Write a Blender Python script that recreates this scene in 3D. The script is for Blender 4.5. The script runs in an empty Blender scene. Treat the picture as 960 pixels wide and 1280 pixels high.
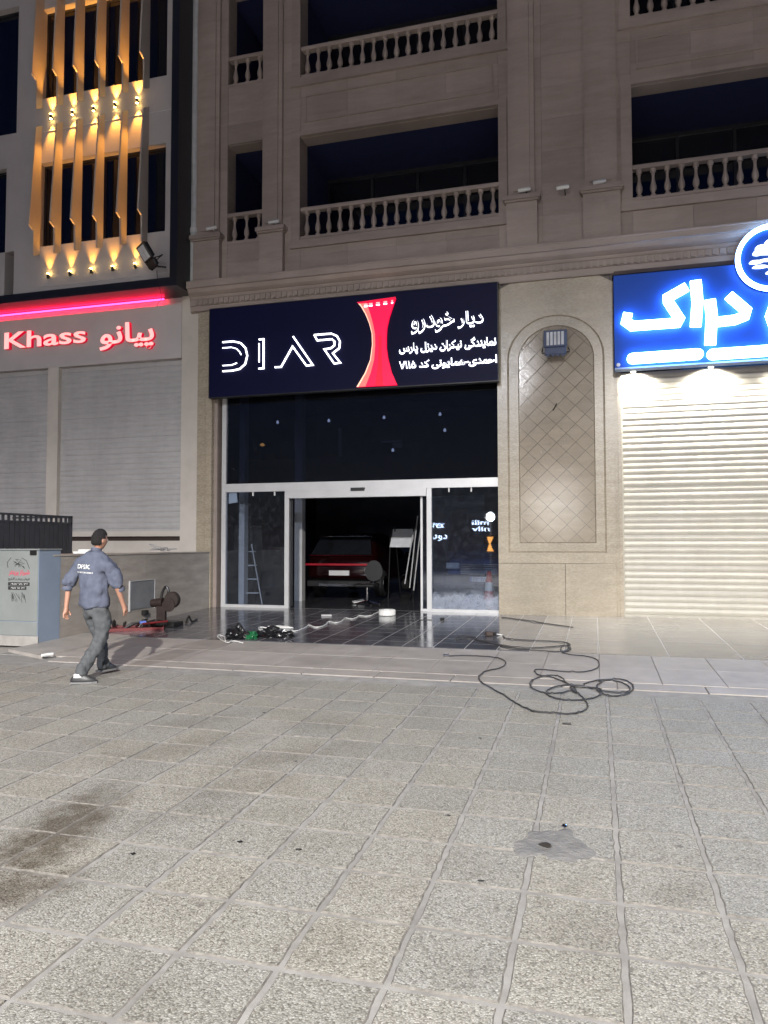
import bpy, bmesh, math, random
from mathutils import Vector, Matrix, Euler
from mathutils.bvhtree import BVHTree
random.seed(7)
S = bpy.context.scene
COL = S.collection
PI = math.pi
# ------------------------------------------------------------------ camera
H = 1.7494; FPX = 939.17; YAW = .2747; PITCH = .0427; ROLL = -.001; SL = .0245
def cam_axes():
    cy, sy = math.cos(YAW), math.sin(YAW)
    f0 = Vector((-sy, cy, 0)); r = Vector((cy, sy, 0)); u0 = Vector((0, 0, 1))
    f = f0*math.cos(PITCH)+u0*math.sin(PITCH); u = -f0*math.sin(PITCH)+u0*math.cos(PITCH)
    c, s = math.cos(ROLL), math.sin(ROLL)
    return r*c+u*s, -r*s+u*c, f
CR, CU, CF = cam_axes()
cd = bpy.data.cameras.new('camera'); cam = bpy.data.objects.new('camera', cd); COL.objects.link(cam)
m = Matrix((CR, CU, -CF)).transposed().to_4x4(); m.translation = (0, 0, H); cam.matrix_world = m
cd.sensor_fit = 'VERTICAL'; cd.sensor_height = 36; cd.lens = FPX/1280*36; cd.clip_end = 500; cd.clip_start = .05
S.camera = cam
def ray(px, py): return CR*((px-480)/FPX)+CU*(-(py-640)/FPX)+CF
def at(px, py, Y):                      # point of the vertical plane y = Y seen at a photo pixel
    d = ray(px, py); t = Y/d.y; return Vector((d.x*t, Y, d.z*t+H))
def gat(px, py, off=0):                 # point of the sloping pavement seen at a photo pixel
    d = ray(px, py); t = -(H-off)/(d.z-SL*d.y); return Vector((d.x*t, d.y*t, d.z*t+H))
def gz(y): return SL*y
# ------------------------------------------------------------------ world, view
W = bpy.data.worlds.new('World'); S.world = W; W.use_nodes = True
wn = W.node_tree; bg = wn.nodes['Background']
sky = wn.nodes.new('ShaderNodeTexSky'); sky.sky_type = 'NISHITA'; sky.sun_disc = False
sky.sun_elevation = math.radians(0.5); sky.sun_rotation = 0; sky.ozone_density = 6; sky.dust_density = 0
wn.links.new(sky.outputs[0], bg.inputs[0]); bg.inputs[1].default_value = .12
S.view_settings.view_transform = 'Standard'; S.view_settings.look = 'None'
S.view_settings.exposure = 0; S.view_settings.gamma = 1
S.cycles.max_bounces = 6; S.cycles.diffuse_bounces = 2; S.cycles.glossy_bounces = 3; S.cycles.transparent_max_bounces = 8
S.cycles.sample_clamp_indirect = 4; S.cycles.use_denoising = True
sd = bpy.data.lights.new('sky_glow_fill', 'SUN'); sd.energy = .08; sd.angle = math.radians(60); sd.color = (.92, .93, 1)  # soft overhead fill added for the city sky glow, no moon
so = bpy.data.objects.new('sky_glow_fill', sd); COL.objects.link(so); so.rotation_euler = (math.radians(22), 0, math.radians(-20))
KEY = 50000; KEY2 = 26000; NEAR_FILL = 110
# ------------------------------------------------------------------ material helpers
def nt(name):
    m = bpy.data.materials.new(name); m.use_nodes = True
    return m, m.node_tree, m.node_tree.nodes['Principled BSDF']
def ramp(t, fac, stops):
    r = t.nodes.new('ShaderNodeValToRGB'); e = r.color_ramp.elements
    while len(e) < len(stops): e.new(.5)
    for k, (p, c) in enumerate(stops):
        e[k].position = p; e[k].color = (c, c, c, 1) if isinstance(c, (int, float)) else (*c, 1)
    t.links.new(fac, r.inputs[0]); return r.outputs[0]
def noise(t, scale, detail=4, vec=None, rough=.55, stretch=None):
    n = t.nodes.new('ShaderNodeTexNoise'); n.inputs['Scale'].default_value = scale
    n.inputs['Detail'].default_value = detail; n.inputs['Roughness'].default_value = rough
    if vec is None:
        vec = t.nodes.new('ShaderNodeNewGeometry').outputs['Position']
    if stretch:
        mp = t.nodes.new('ShaderNodeMapping'); mp.inputs['Scale'].default_value = stretch
        t.links.new(vec, mp.inputs[0]); vec = mp.outputs[0]
    t.links.new(vec, n.inputs['Vector']); return n.outputs['Fac']
def mixc(t, fac, a, b, mode='MIX'):
    x = t.nodes.new('ShaderNodeMix'); x.data_type = 'RGBA'; x.blend_type = mode
    for s, v in ((x.inputs[0], fac), (x.inputs[6], a), (x.inputs[7], b)):
        if hasattr(v, 'is_output'): t.links.new(v, s)
        elif isinstance(v, (int, float)): s.default_value = v if s == x.inputs[0] else (v, v, v, 1)
        else: s.default_value = (*v, 1)
    return x.outputs[2]
def math_(t, op, a, b=0):
    x = t.nodes.new('ShaderNodeMath'); x.operation = op
    for s, v in ((x.inputs[0], a), (x.inputs[1], b)):
        if hasattr(v, 'is_output'): t.links.new(v, s)
        else: s.default_value = v
    return x.outputs[0]
def bump(t, b, h, strength, dist):
    x = t.nodes.new('ShaderNodeBump'); x.inputs['Strength'].default_value = strength; x.inputs['Distance'].default_value = dist
    t.links.new(h, x.inputs['Height']); t.links.new(x.outputs[0], b.inputs['Normal'])
def plain(name, c, rough=.5, metal=0, var=.12, scale=6, bmp=0, ior=1.5):
    m, t, b = nt(name)
    n = noise(t, scale)
    lo = tuple(v*(1-var) for v in c); hi = tuple(min(1, v*(1+var)) for v in c)
    t.links.new(ramp(t, n, [(.3, lo), (.7, hi)]), b.inputs['Base Color'])
    b.inputs['Roughness'].default_value = rough; b.inputs['Metallic'].default_value = metal; b.inputs['IOR'].default_value = ior
    if bmp: bump(t, b, noise(t, scale*25, 3), .4, bmp)
    return m
def emit(name, c, s):
    m, t, b = nt(name); b.inputs['Base Color'].default_value = (*[min(.8, v) for v in c], 1)
    b.inputs['Emission Color'].default_value = (*c, 1); b.inputs['Emission Strength'].default_value = s
    b.inputs['Roughness'].default_value = .4
    return m
def stone(name, c, rough=.45, var=.16, rnd=.1, spec=.5):
    """sawn limestone: veins in horizontal streaks, a shade of its own per slab, dust and water marks"""
    m, t, b = nt(name)
    g = t.nodes.new('ShaderNodeNewGeometry').outputs['Position']
    oi = t.nodes.new('ShaderNodeObjectInfo').outputs['Random']
    v1 = noise(t, 1.6, 6, g, .6, (1, 1, 5)); v2 = noise(t, 22, 4, g, .6, (1, 1, 2.5)); v3 = noise(t, .55, 3, g, .5, (1.6, 1.6, .5))
    lo = tuple(v*(1-var) for v in c); hi = tuple(min(1, v*(1+var)) for v in c)
    a = ramp(t, v1, [(.3, lo), (.7, hi)])
    a = mixc(t, .3, a, ramp(t, v2, [(.3, .72), (.7, 1.0)]), 'MULTIPLY')
    a = mixc(t, .6, a, ramp(t, v3, [(.35, .74), (.62, 1.0)]), 'MULTIPLY')
    a = mixc(t, 1, a, ramp(t, oi, [(0, 1-rnd*1.4), (1, 1.0)]), 'MULTIPLY')
    t.links.new(a, b.inputs['Base Color'])
    t.links.new(ramp(t, v2, [(.3, max(.06, rough-.08)), (.7, rough+.12*min(1, rough*3))]), b.inputs['Roughness'])
    b.inputs['Specular IOR Level'].default_value = spec
    bump(t, b, v2, .25, .004)
    return m
# ------------------------------------------------------------------ object helpers
def wloc(p):
    v = Vector((0, 0, 0))
    while p is not None: v += p.location; p = p.parent
    return v
def tag(o, label=None, cat=None, group=None, kind=None):
    if label: o['label'] = label
    if cat: o['category'] = cat
    if group: o['group'] = group
    if kind: o['kind'] = kind
    return o
def thing(name, label, cat, loc=(0, 0, 0), group=None):
    o = bpy.data.objects.new(name, None); o.empty_display_size = .2; COL.objects.link(o); o.location = loc
    return tag(o, label, cat, group)
def link(name, me, parent=None, loc=None):
    o = bpy.data.objects.new(name, me); COL.objects.link(o)
    if parent is not None: o.parent = parent
    if loc is not None: o.location = loc
    return o
def obj(name, verts, faces, mat, parent=None, smooth=False):
    """verts in world coordinates"""
    w = wloc(parent)
    me = bpy.data.meshes.new(name); me.from_pydata([Vector(v)-w for v in verts], [], faces)
    for mt in (mat if isinstance(mat, (list, tuple)) else [mat]): me.materials.append(mt)
    if smooth: me.polygons.foreach_set('use_smooth', [True]*len(me.polygons))
    me.update()
    return link(name, me, parent)
class MB:
    def __init__(s): s.v = []; s.f = []
    def add(s, v, f):
        n = len(s.v); s.v += [Vector(x) for x in v]; s.f += [tuple(i+n for i in q) for q in f]; return s
    def box(s, x0, x1, y0, y1, z0, z1, M=None, bev=0):
        if bev:
            bm = bmesh.new(); bmesh.ops.create_cube(bm, size=1)
            for v in bm.verts: v.co = Vector((x0+(v.co.x+.5)*(x1-x0), y0+(v.co.y+.5)*(y1-y0), z0+(v.co.z+.5)*(z1-z0)))
            bmesh.ops.bevel(bm, geom=bm.edges[:], offset=bev, segments=1, affect='EDGES')
            vv = [v.co.copy() for v in bm.verts]; ff = [tuple(v.index for v in f.verts) for f in bm.faces]; bm.free()
        else:
            vv = [Vector((x, y, z)) for x in (x0, x1) for y in (y0, y1) for z in (z0, z1)]
            ff = [(0, 1, 3, 2), (4, 6, 7, 5), (0, 4, 5, 1), (2, 3, 7, 6), (0, 2, 6, 4), (1, 5, 7, 3)]
        if M is not None: vv = [M @ v for v in vv]
        return s.add(vv, ff)
    def tube(s, pts, r, n=8, caps=True):
        pts = [Vector(p) for p in pts]; rings = []
        rr = r if isinstance(r, (list, tuple)) else [r]*len(pts)
        up = None
        for i, p in enumerate(pts):
            a = pts[max(0, i-1)]; b = pts[min(len(pts)-1, i+1)]; d = (b-a)
            if d.length < 1e-9: d = Vector((0, 0, 1))
            d.normalize()
            if up is None: up = Vector((0, 0, 1)) if abs(d.z) < .9 else Vector((1, 0, 0))
            x = d.cross(up); x.normalize(); y = x.cross(d); up = y
            rings.append([p+(x*math.cos(2*PI*k/n)+y*math.sin(2*PI*k/n))*rr[i] for k in range(n)])
        v = [q for r_ in rings for q in r_]; f = []
        for i in range(len(rings)-1):
            for k in range(n):
                k2 = (k+1) % n; f.append((i*n+k, i*n+k2, (i+1)*n+k2, (i+1)*n+k))
        if caps: f += [tuple(range(n))[::-1], tuple((len(rings)-1)*n+k for k in range(n))]
        return s.add(v, f)
    def lathe(s, prof, c=(0, 0, 0), n=10, axis='Z'):
        c = Vector(c); v = []; f = []
        for r, z in prof:
            for k in range(n):
                a = 2*PI*k/n; p = Vector((r*math.cos(a), r*math.sin(a), z))
                if axis == 'Y': p = Vector((p.x, p.z, p.y))
                if axis == 'X': p = Vector((p.z, p.x, p.y))
                v.append(c+p)
        for i in range(len(prof)-1):
            for k in range(n):
                k2 = (k+1) % n; f.append((i*n+k, i*n+k2, (i+1)*n+k2, (i+1)*n+k))
        f += [tuple(range(n))[::-1], tuple((len(prof)-1)*n+k for k in range(n))]
        return s.add(v, f)
    def prism(s, poly, axis, a, b):
        """poly: 2-D outline (x,z) for axis Y, (y,z) for axis X, (x,y) for axis Z; extruded from a to b"""
        def P(u, w, t): return {'Y': Vector((u, t, w)), 'X': Vector((t, u, w)), 'Z': Vector((u, w, t))}[axis]
        n = len(poly); v = [P(u, w, a) for u, w in poly]+[P(u, w, b) for u, w in poly]
        f = [tuple(range(n)), tuple(range(2*n-1, n-1, -1))]+[(k, n+k, n+(k+1) % n, (k+1) % n) for k in range(n)]
        return s.add(v, f)
    def stroke(s, pts, w, y0, y1, round_=False):
        """flat ribbon of width w along 2-D points (x,z), thick from y0 to y1, mitred"""
        P = [Vector((p[0], p[1])) for p in pts]; L = []; R = []
        for i, p in enumerate(P):
            d1 = (p-P[i-1]).normalized() if i > 0 else None
            d2 = (P[i+1]-p).normalized() if i < len(P)-1 else None
            d = ((d1 or d2)+(d2 or d1)).normalized(); nrm = Vector((-d.y, d.x))
            k = 1 if d1 is None or d2 is None else 1/max(.45, math.sqrt(max(0, (1+d1.dot(d2))/2)))
            L.append(p+nrm*w/2*k); R.append(p-nrm*w/2*k)
        for i in range(len(P)-1):
            q = [L[i], L[i+1], R[i+1], R[i]]
            s.prism([(a.x, a.y) for a in q], 'Y', y0, y1)
        if round_:
            for p in (P[0], P[-1]):
                s.prism([(p.x+w/2*math.cos(a*PI/6), p.y+w/2*math.sin(a*PI/6)) for a in range(12)], 'Y', y0+.001, y1-.001)
        return s
    def go(s, name, mat, parent=None, smooth=False, fix=True):
        o = obj(name, s.v, s.f, mat, parent, smooth)
        if fix:
            bm = bmesh.new(); bm.from_mesh(o.data); bmesh.ops.recalc_face_normals(bm, faces=bm.faces[:]); bm.to_mesh(o.data); bm.free()
            if smooth: o.data.polygons.foreach_set('use_smooth', [True]*len(o.data.polygons))
        if smooth: soft(o.data)
        return o
def soft(me, ang=40):
    try: me.set_sharp_from_angle(angle=math.radians(ang))
    except Exception: pass
def box(name, x0, x1, y0, y1, z0, z1, mat, parent=None, bev=0):
    return MB().box(x0, x1, y0, y1, z0, z1, None, bev).go(name, mat, parent)
def curve_pts(pts, k=6):
    P = [Vector(p) for p in pts]; out = []
    for i in range(len(P)-1):
        a = P[max(0, i-1)]; b = P[i]; c = P[i+1]; d = P[min(len(P)-1, i+2)]
        for j in range(k):
            t = j/k
            out.append(.5*((2*b)+(-a+c)*t+(2*a-5*b+4*c-d)*t*t+(-a+3*b-3*c+d)*t**3))
    out.append(P[-1]); return out
_arab = {}
def _tab():
    base = {'ا': 0xFE8D, 'ب': 0xFE8F, 'ت': 0xFE95, 'ج': 0xFE9D, 'ح': 0xFEA1, 'خ': 0xFEA5, 'د': 0xFEA9, 'ر': 0xFEAD, 'ز': 0xFEAF,
            'س': 0xFEB1, 'ش': 0xFEB5, 'ل': 0xFEDD, 'م': 0xFEE1, 'ن': 0xFEE5, 'ه': 0xFEE9, 'و': 0xFEED, 'پ': 0xFB56, 'ی': 0xFBFC,
            'ک': 0xFB8E, 'گ': 0xFB92, 'ف': 0xFED1}
    for k, v in base.items():
        _arab[k] = (v, v+1, None, None) if k in 'ادرزو' else (v, v+1, v+2, v+3)
_tab()
def shape(s):
    out = []
    for i, ch in enumerate(s):
        if ch not in _arab: out.append(ch); continue
        prev = i > 0 and s[i-1] in _arab and _arab[s[i-1]][2] is not None
        nxt = i < len(s)-1 and s[i+1] in _arab and _arab[ch][2] is not None
        out.append(chr(_arab[ch][3 if prev and nxt else 1 if prev else 2 if nxt else 0]))
    r = ''.join(out)[::-1]
    # digits keep their left to right order
    q = ''; num = ''
    for ch in r:
        if '۰' <= ch <= '۹': num = ch+num
        else: q += num+ch; num = ''
    return q+num
def text(body, x0, x1, z0, z1, y, depth, mat, name, parent, offset=0, M=None, slant=0):
    """text filling the rectangle x0..x1, z0..z1 on the plane y, as a mesh facing -y"""
    c = bpy.data.curves.new('t', 'FONT'); c.body = body; c.extrude = .5; c.offset = offset; c.resolution_u = 3
    o = bpy.data.objects.new('t', c); COL.objects.link(o)
    dg = bpy.context.evaluated_depsgraph_get()
    me = bpy.data.meshes.new_from_object(o.evaluated_get(dg)); bpy.data.objects.remove(o); bpy.data.curves.remove(c)
    xs = [v.co.x for v in me.vertices]; ys = [v.co.y for v in me.vertices]
    ax, bx, ay, by = min(xs), max(xs), min(ys), max(ys); w = wloc(parent)
    for v in me.vertices:
        u = (v.co.x-ax)/(bx-ax); t = (v.co.y-ay)/(by-ay)
        p = Vector((x0+(x1-x0)*u, y-depth*(.5+v.co.z/1.0), z0+(z1-z0)*t+slant*u))
        v.co = (M @ p if M is not None else p)-w
    me.materials.clear(); me.materials.append(mat); me.name = name
    return link(name, me, parent)
# ------------------------------------------------------------------ materials
M = {}
M['stone'] = stone('limestone', (.36, .295, .262), .5, .10, .14)
M['stone_low'] = stone('polished_limestone', (.41, .355, .27), .26, .12, .06, .6)
M['niche'] = stone('niche_tile', (.40, .345, .27), .10, .08, .08, .5)
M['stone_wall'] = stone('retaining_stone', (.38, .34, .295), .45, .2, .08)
M['plaster'] = plain('plaster', (.49, .455, .41), .75, 0, .08, 2, .002)
M['grey_panel'] = plain('composite_panel', (.46, .43, .425), .5, 0, .06, 1.5)
M['recess'] = plain('recess_sign_tint', (.012, .018, .07), .7)  # blue spill of the sign put into the dark recess colour
M['alu'] = plain('silver_aluminium', (.6, .6, .6), .38, .35, .06, 3)
M['blackmetal'] = plain('black_cladding', (.012, .012, .016), .35, 0, .1, 2)
def shutter_mat(name, c):
    m, t, b = nt(name); g = t.nodes.new('ShaderNodeNewGeometry').outputs['Position']
    a = ramp(t, noise(t, 1.3, 5, g, .6, (2.2, 1, .5)), [(.3, tuple(v*.86 for v in c)), (.65, c)])
    a = mixc(t, .5, a, ramp(t, noise(t, 6, 5, g, .7, (.6, 1, 3)), [(.35, .78), (.6, 1.0)]), 'MULTIPLY')
    t.links.new(a, b.inputs['Base Color']); b.inputs['Roughness'].default_value = .45
    bump(t, b, noise(t, 2.2, 2, g), .35, .05); return m
M['shutter'] = shutter_mat('cream_shutter', (.47, .445, .385))
M['shutter_grey'] = shutter_mat('grey_shutter', (.43, .42, .42))
M['navy'] = plain('navy_sign_panel', (.003, .004, .032), .5, 0, .05, 1)
M['blue'] = plain('blue_sign_panel', (.012, .06, .28), .5, 0, .05, 1)
M['blue'].node_tree.nodes['Principled BSDF'].inputs['Emission Color'].default_value = (.03, .12, 1, 1); M['blue'].node_tree.nodes['Principled BSDF'].inputs['Emission Strength'].default_value = .09  # faint glow of its own added to the board for blue spill
for k_ in ('navy', 'blue'): M[k_].node_tree.nodes['Principled BSDF'].inputs['Specular IOR Level'].default_value = .15
M['dark'] = plain('dark_wall', (.07, .075, .10), .7, 0, .2, 2)
M['black'] = plain('black_plastic', (.012, .012, .012), .4, 0, .2, 10)
M['rubber'] = plain('cable_rubber', (.03, .03, .032), .5, 0, .2, 10)
M['white'] = plain('white_plastic', (.7, .7, .68), .4, 0, .05, 5)
M['grey'] = plain('grey_column', (.5, .5, .5), .6, 0, .08, 3)
M['pinkgrey'] = plain('fin_coating', (.42, .37, .33), .55, 0, .05, 3)
M['concrete'] = plain('concrete', (.30, .285, .265), .8, 0, .2, 5, .004)
M['white_led'] = emit('white_led', (.92, .94, 1), 3.2)
M['white_big'] = emit('cold_white_letter', (.26, .52, 1), 24)
M['red_led'] = emit('red_led', (1, .01, .06), 34)
M['pink_face'] = emit('pink_letter_face', (1, .42, .40), 1.15)
M['chrome'] = plain('chrome', (.6, .6, .62), .12, 1, .05, 3)
def glass_mat(name, tint, ior=1.5):
    m, t, b = nt(name); t.nodes.remove(b)
    out = t.nodes['Material Output']
    tr = t.nodes.new('ShaderNodeBsdfTransparent'); tr.inputs[0].default_value = (*tint, 1)
    gl = t.nodes.new('ShaderNodeBsdfGlossy'); gl.inputs['Roughness'].default_value = .015
    gl.inputs[0].default_value = (.9, .93, 1, 1)
    fr = t.nodes.new('ShaderNodeFresnel'); fr.inputs[0].default_value = ior
    mx = t.nodes.new('ShaderNodeMixShader'); t.links.new(fr.outputs[0], mx.inputs[0])
    t.links.new(tr.outputs[0], mx.inputs[1]); t.links.new(gl.outputs[0], mx.inputs[2]); t.links.new(mx.outputs[0], out.inputs[0])
    return m
M['glass'] = glass_mat('shop_glass', (.74, .78, .84), 1.55)
M['glass_up'] = glass_mat('tinted_glass', (.30, .33, .42), 1.5)
def dusty(m, top, amount):
    t = m.node_tree; out = t.nodes['Material Output']; prev = out.inputs[0].links[0].from_socket
    g = t.nodes.new('ShaderNodeNewGeometry').outputs['Position']; sp = t.nodes.new('ShaderNodeSeparateXYZ'); t.links.new(g, sp.inputs[0])
    n = noise(t, 3.2, 6, g, .7, (1, 1, .8)); n2 = noise(t, 9, 6, g, .75, (1, 1, .8))
    edge = math_(t, 'SUBTRACT', top, sp.outputs[2]); edge = math_(t, 'ADD', edge, math_(t, 'MULTIPLY', math_(t, 'SUBTRACT', n, .5), .6))
    low = math_(t, 'MULTIPLY', ramp(t, edge, [(.0, 0.0), (.12, 1.0)]), ramp(t, n2, [(.3, amount*.45), (.7, amount)]))
    f = math_(t, 'MAXIMUM', low, ramp(t, n2, [(.5, .012), (.75, .10*amount)]))
    d = t.nodes.new('ShaderNodeBsdfDiffuse'); d.inputs[0].default_value = (.50, .54, .62, 1); mx = t.nodes.new('ShaderNodeMixShader')
    t.links.new(f, mx.inputs[0]); t.links.new(prev, mx.inputs[1]); t.links.new(d.outputs[0], mx.inputs[2]); t.links.new(mx.outputs[0], out.inputs[0]); return m
M['glass_dusty'] = dusty(glass_mat('dusty_glass', (.74, .78, .84), 1.55), .80, .50)
dusty(M['glass'], -3, .5); dusty(M['glass_up'], -3, .25)
def dark_glass():
    m, t, b = nt('window_glass'); b.inputs['Base Color'].default_value = (.006, .007, .012, 1); b.inputs['Roughness'].default_value = .06
    return m
M['wglass'] = dark_glass()
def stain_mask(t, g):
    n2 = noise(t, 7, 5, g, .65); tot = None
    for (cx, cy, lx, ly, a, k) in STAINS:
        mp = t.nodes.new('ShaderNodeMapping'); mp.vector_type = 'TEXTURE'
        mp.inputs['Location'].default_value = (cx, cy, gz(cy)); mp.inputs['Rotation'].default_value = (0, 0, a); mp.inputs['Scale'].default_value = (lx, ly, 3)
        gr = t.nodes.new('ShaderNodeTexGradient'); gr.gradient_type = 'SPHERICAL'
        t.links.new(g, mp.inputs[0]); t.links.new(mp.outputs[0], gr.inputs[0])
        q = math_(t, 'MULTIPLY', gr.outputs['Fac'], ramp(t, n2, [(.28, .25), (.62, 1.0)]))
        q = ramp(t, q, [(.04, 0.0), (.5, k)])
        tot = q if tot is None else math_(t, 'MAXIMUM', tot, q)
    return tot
def paver_mat():
    """washed pebble concrete: every pebble a cell with a colour and height of its own; grimy spots"""
    m, t, b = nt('pebble_paver')
    g = t.nodes.new('ShaderNodeNewGeometry').outputs['Position']
    oi = t.nodes.new('ShaderNodeObjectInfo').outputs['Random']
    dn = t.nodes.new('ShaderNodeTexNoise'); dn.inputs['Scale'].default_value = 60; t.links.new(g, dn.inputs['Vector'])
    dv = mixc(t, .01, g, dn.outputs['Color'], 'ADD')
    vo = t.nodes.new('ShaderNodeTexVoronoi'); vo.inputs['Scale'].default_value = 115; t.links.new(dv, vo.inputs['Vector'])
    sep = t.nodes.new('ShaderNodeSeparateColor'); t.links.new(vo.outputs['Color'], sep.inputs[0])
    peb = ramp(t, sep.outputs[0], [(0, (.17, .158, .135)), (.18, (.285, .275, .245)), (.5, (.345, .334, .30)), (.8, (.39, .38, .345)), (1, (.48, .47, .435))])
    gap = ramp(t, vo.outputs['Distance'], [(.3, 1.0), (.85, .58)])
    c = mixc(t, 1, peb, gap, 'MULTIPLY')
    big = noise(t, 2.3, 5, g, .6)
    c = mixc(t, 1, c, ramp(t, big, [(.3, (.89, .88, .86)), (.65, (1, 1, 1))]), 'MULTIPLY')
    c = mixc(t, 1, c, ramp(t, oi, [(0, (.88, .885, .88)), (.3, (.95, .965, .98)), (.6, (.99, .98, .95)), (1, (1, 1, 1))]), 'MULTIPLY')
    # real stains on the paving: centre, length, width, turn, darkness
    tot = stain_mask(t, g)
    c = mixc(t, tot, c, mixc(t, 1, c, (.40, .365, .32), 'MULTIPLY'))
    vg = t.nodes.new('ShaderNodeTexVoronoi'); vg.inputs['Scale'].default_value = 1.7; vg.inputs['Randomness'].default_value = 1; t.links.new(dv, vg.inputs['Vector'])
    c = mixc(t, ramp(t, vg.outputs['Distance'], [(.028, .65), (.045, 0.0)]), c, (.09, .08, .075))      # trodden gum and oil drops
    t.links.new(c, b.inputs['Base Color'])
    b.inputs['Roughness'].default_value = .6; b.inputs['Specular IOR Level'].default_value = .35
    hgt = math_(t, 'SUBTRACT', 1.0, vo.outputs['Distance'])
    hgt = math_(t, 'ADD', hgt, math_(t, 'MULTIPLY', sep.outputs[1], .5))
    bump(t, b, hgt, .6, .004)
    return m
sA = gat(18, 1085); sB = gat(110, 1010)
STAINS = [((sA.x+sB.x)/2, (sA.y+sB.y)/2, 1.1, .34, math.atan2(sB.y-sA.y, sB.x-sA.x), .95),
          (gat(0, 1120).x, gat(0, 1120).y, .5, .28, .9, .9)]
for (px, py, lx, ly, k) in ((225, 935, .9, .3, .5), (345, 948, .55, .35, .5), (290, 985, .6, .3, .45), (215, 1020, .5, .3, .3), (160, 1240, .35, .3, .3),
                            (740, 1170, .35, .22, .45), (850, 1120, .3, .15, .4), (395, 1180, .3, .25, .3), (400, 905, .5, .4, .35), (590, 1215, .25, .15, .3), (255, 900, .9, .3, .3)):
    p = gat(px, py); STAINS.append((p.x, p.y, lx, ly, .9, k*.6))
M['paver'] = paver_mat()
M['shade_joint'] = plain('edge_shade_and_joint', (.15, .14, .125), .9, 0, .4, 30)  # gap shadow painted on tile edges; also dark backing of pier joints
def mortar_mat():
    m, t, b = nt('mortar')
    n = noise(t, 9, 5); n2 = noise(t, 240, 3)
    c = ramp(t, n, [(.3, (.25, .24, .225)), (.7, (.36, .35, .33))])
    c = mixc(t, .5, c, ramp(t, n2, [(.3, .75), (.7, 1.0)]), 'MULTIPLY')
    g = t.nodes.new('ShaderNodeNewGeometry').outputs['Position']
    c = mixc(t, 1, c, ramp(t, noise(t, 1.4, 5, g, .7), [(.35, .74), (.62, 1.0)]), 'MULTIPLY')
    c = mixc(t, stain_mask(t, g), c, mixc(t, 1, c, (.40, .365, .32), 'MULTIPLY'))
    t.links.new(c, b.inputs['Base Color'])
    b.inputs['Roughness'].default_value = .8; bump(t, b, n2, .5, .003); return m
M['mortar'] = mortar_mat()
def slab_mat(name, c, rough, rv=.15, ior=1.5):
    m, t, b = nt(name)
    g = t.nodes.new('ShaderNodeNewGeometry').outputs['Position']
    n = noise(t, 3.5, 6, g, .65); n2 = noise(t, 160, 3, g); n3 = noise(t, 1.1, 4, g, .6, (.6, 1.6, 1))
    a = ramp(t, n, [(.3, tuple(v*.82 for v in c)), (.7, tuple(v*1.12 for v in c))])
    a = mixc(t, .5, a, ramp(t, n2, [(.35, .8), (.65, 1.0)]), 'MULTIPLY')
    a = mixc(t, .6, a, ramp(t, n3, [(.35, .78), (.6, 1.0)]), 'MULTIPLY')
    a = mixc(t, 1, a, ramp(t, t.nodes.new('ShaderNodeObjectInfo').outputs['Random'], [(0, .88), (1, 1.0)]), 'MULTIPLY')
    t.links.new(a, b.inputs['Base Color']); b.inputs['IOR'].default_value = ior
    t.links.new(ramp(t, n3, [(.3, rough), (.7, rough+rv)]), b.inputs['Roughness'])
    bump(t, b, n2, .12, .002)
    return m
M['slab'] = slab_mat('granite_slab', (.37, .34, .31), .42)
M['polished'] = slab_mat('polished_granite', (.085, .085, .095), .08, .12, 1.8)
M['white_joint'] = plain('white_grout', (.36, .35, .34), .5)
M['polished_lit'] = slab_mat('polished_granite_lit', (.19, .18, .165), .16, .14, 1.7)  # same floor as polished; bright reflection and sign spill painted into lighter tone
# ------------------------------------------------------------------ ground
GA = math.atan(SL)
def gobj(name, mb, mat, parent=None, smooth=False):      # ground piece: built flat at height h above the slope
    for i, v in enumerate(mb.v): mb.v[i] = Vector((v.x, v.y, v.z+gz(v.y)))
    return mb.go(name, mat, parent, smooth)
T = .44; X0 = -4.7988*T; Y0g = 6.4056*T
road = gobj('ground', MB().box(-60, 60, -60, 2.0-4*T, -.5, -.012).box(-60, 60, 8.5, 16, -.5, -.05), M['slab']); tag(road, kind='structure')
pav = gobj('pavement', MB().box(X0-22*T, X0+24*T, Y0g-5*T, 8.40, -.3, -.001), M['mortar']); tag(pav, kind='structure')
def tile_mesh(w, d, seed, bev=.006, jag=.005, h=.0042):
    rnd = random.Random(seed); n = 7; pts = []
    def side(a, b):
        for k in range(n): t = k/n; yield (a[0]+(b[0]-a[0])*t, a[1]+(b[1]-a[1])*t)
    cs = [(-w/2, -d/2), (w/2, -d/2), (w/2, d/2), (-w/2, d/2)]
    for k in range(4): pts += list(side(cs[k], cs[(k+1) % 4]))
    pts = [(x+rnd.uniform(-jag, jag), y+rnd.uniform(-jag, jag)) for x, y in pts]; N = len(pts)
    v = [(x, y, -.02) for x, y in pts]+[(x, y, h-.005) for x, y in pts]+[(x*(1-2*bev/w), y*(1-2*bev/d), h) for x, y in pts]
    f = [tuple(range(2*N, 3*N))]
    for a in (0, N):
        f += [(a+k, a+(k+1) % N, a+N+(k+1) % N, a+N+k) for k in range(N)]
    me = bpy.data.meshes.new('paving_tile'); me.from_pydata([Vector(q) for q in v], [], f); me.materials.append(M['paver']); me.materials.append(M['shade_joint']); me.polygons.foreach_set('material_index', [0]+[1]*(len(f)-1)); return me
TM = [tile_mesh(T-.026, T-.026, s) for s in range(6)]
def seen(x, y, z, mx=40):
    d = Vector((x, y, z-H)); q = d.dot(CF)
    if q <= .3: return False
    px = 480+FPX*d.dot(CR)/q; py = 640-FPX*d.dot(CU)/q
    return -mx < px < 960+mx and -mx < py < 1280+mx
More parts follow.
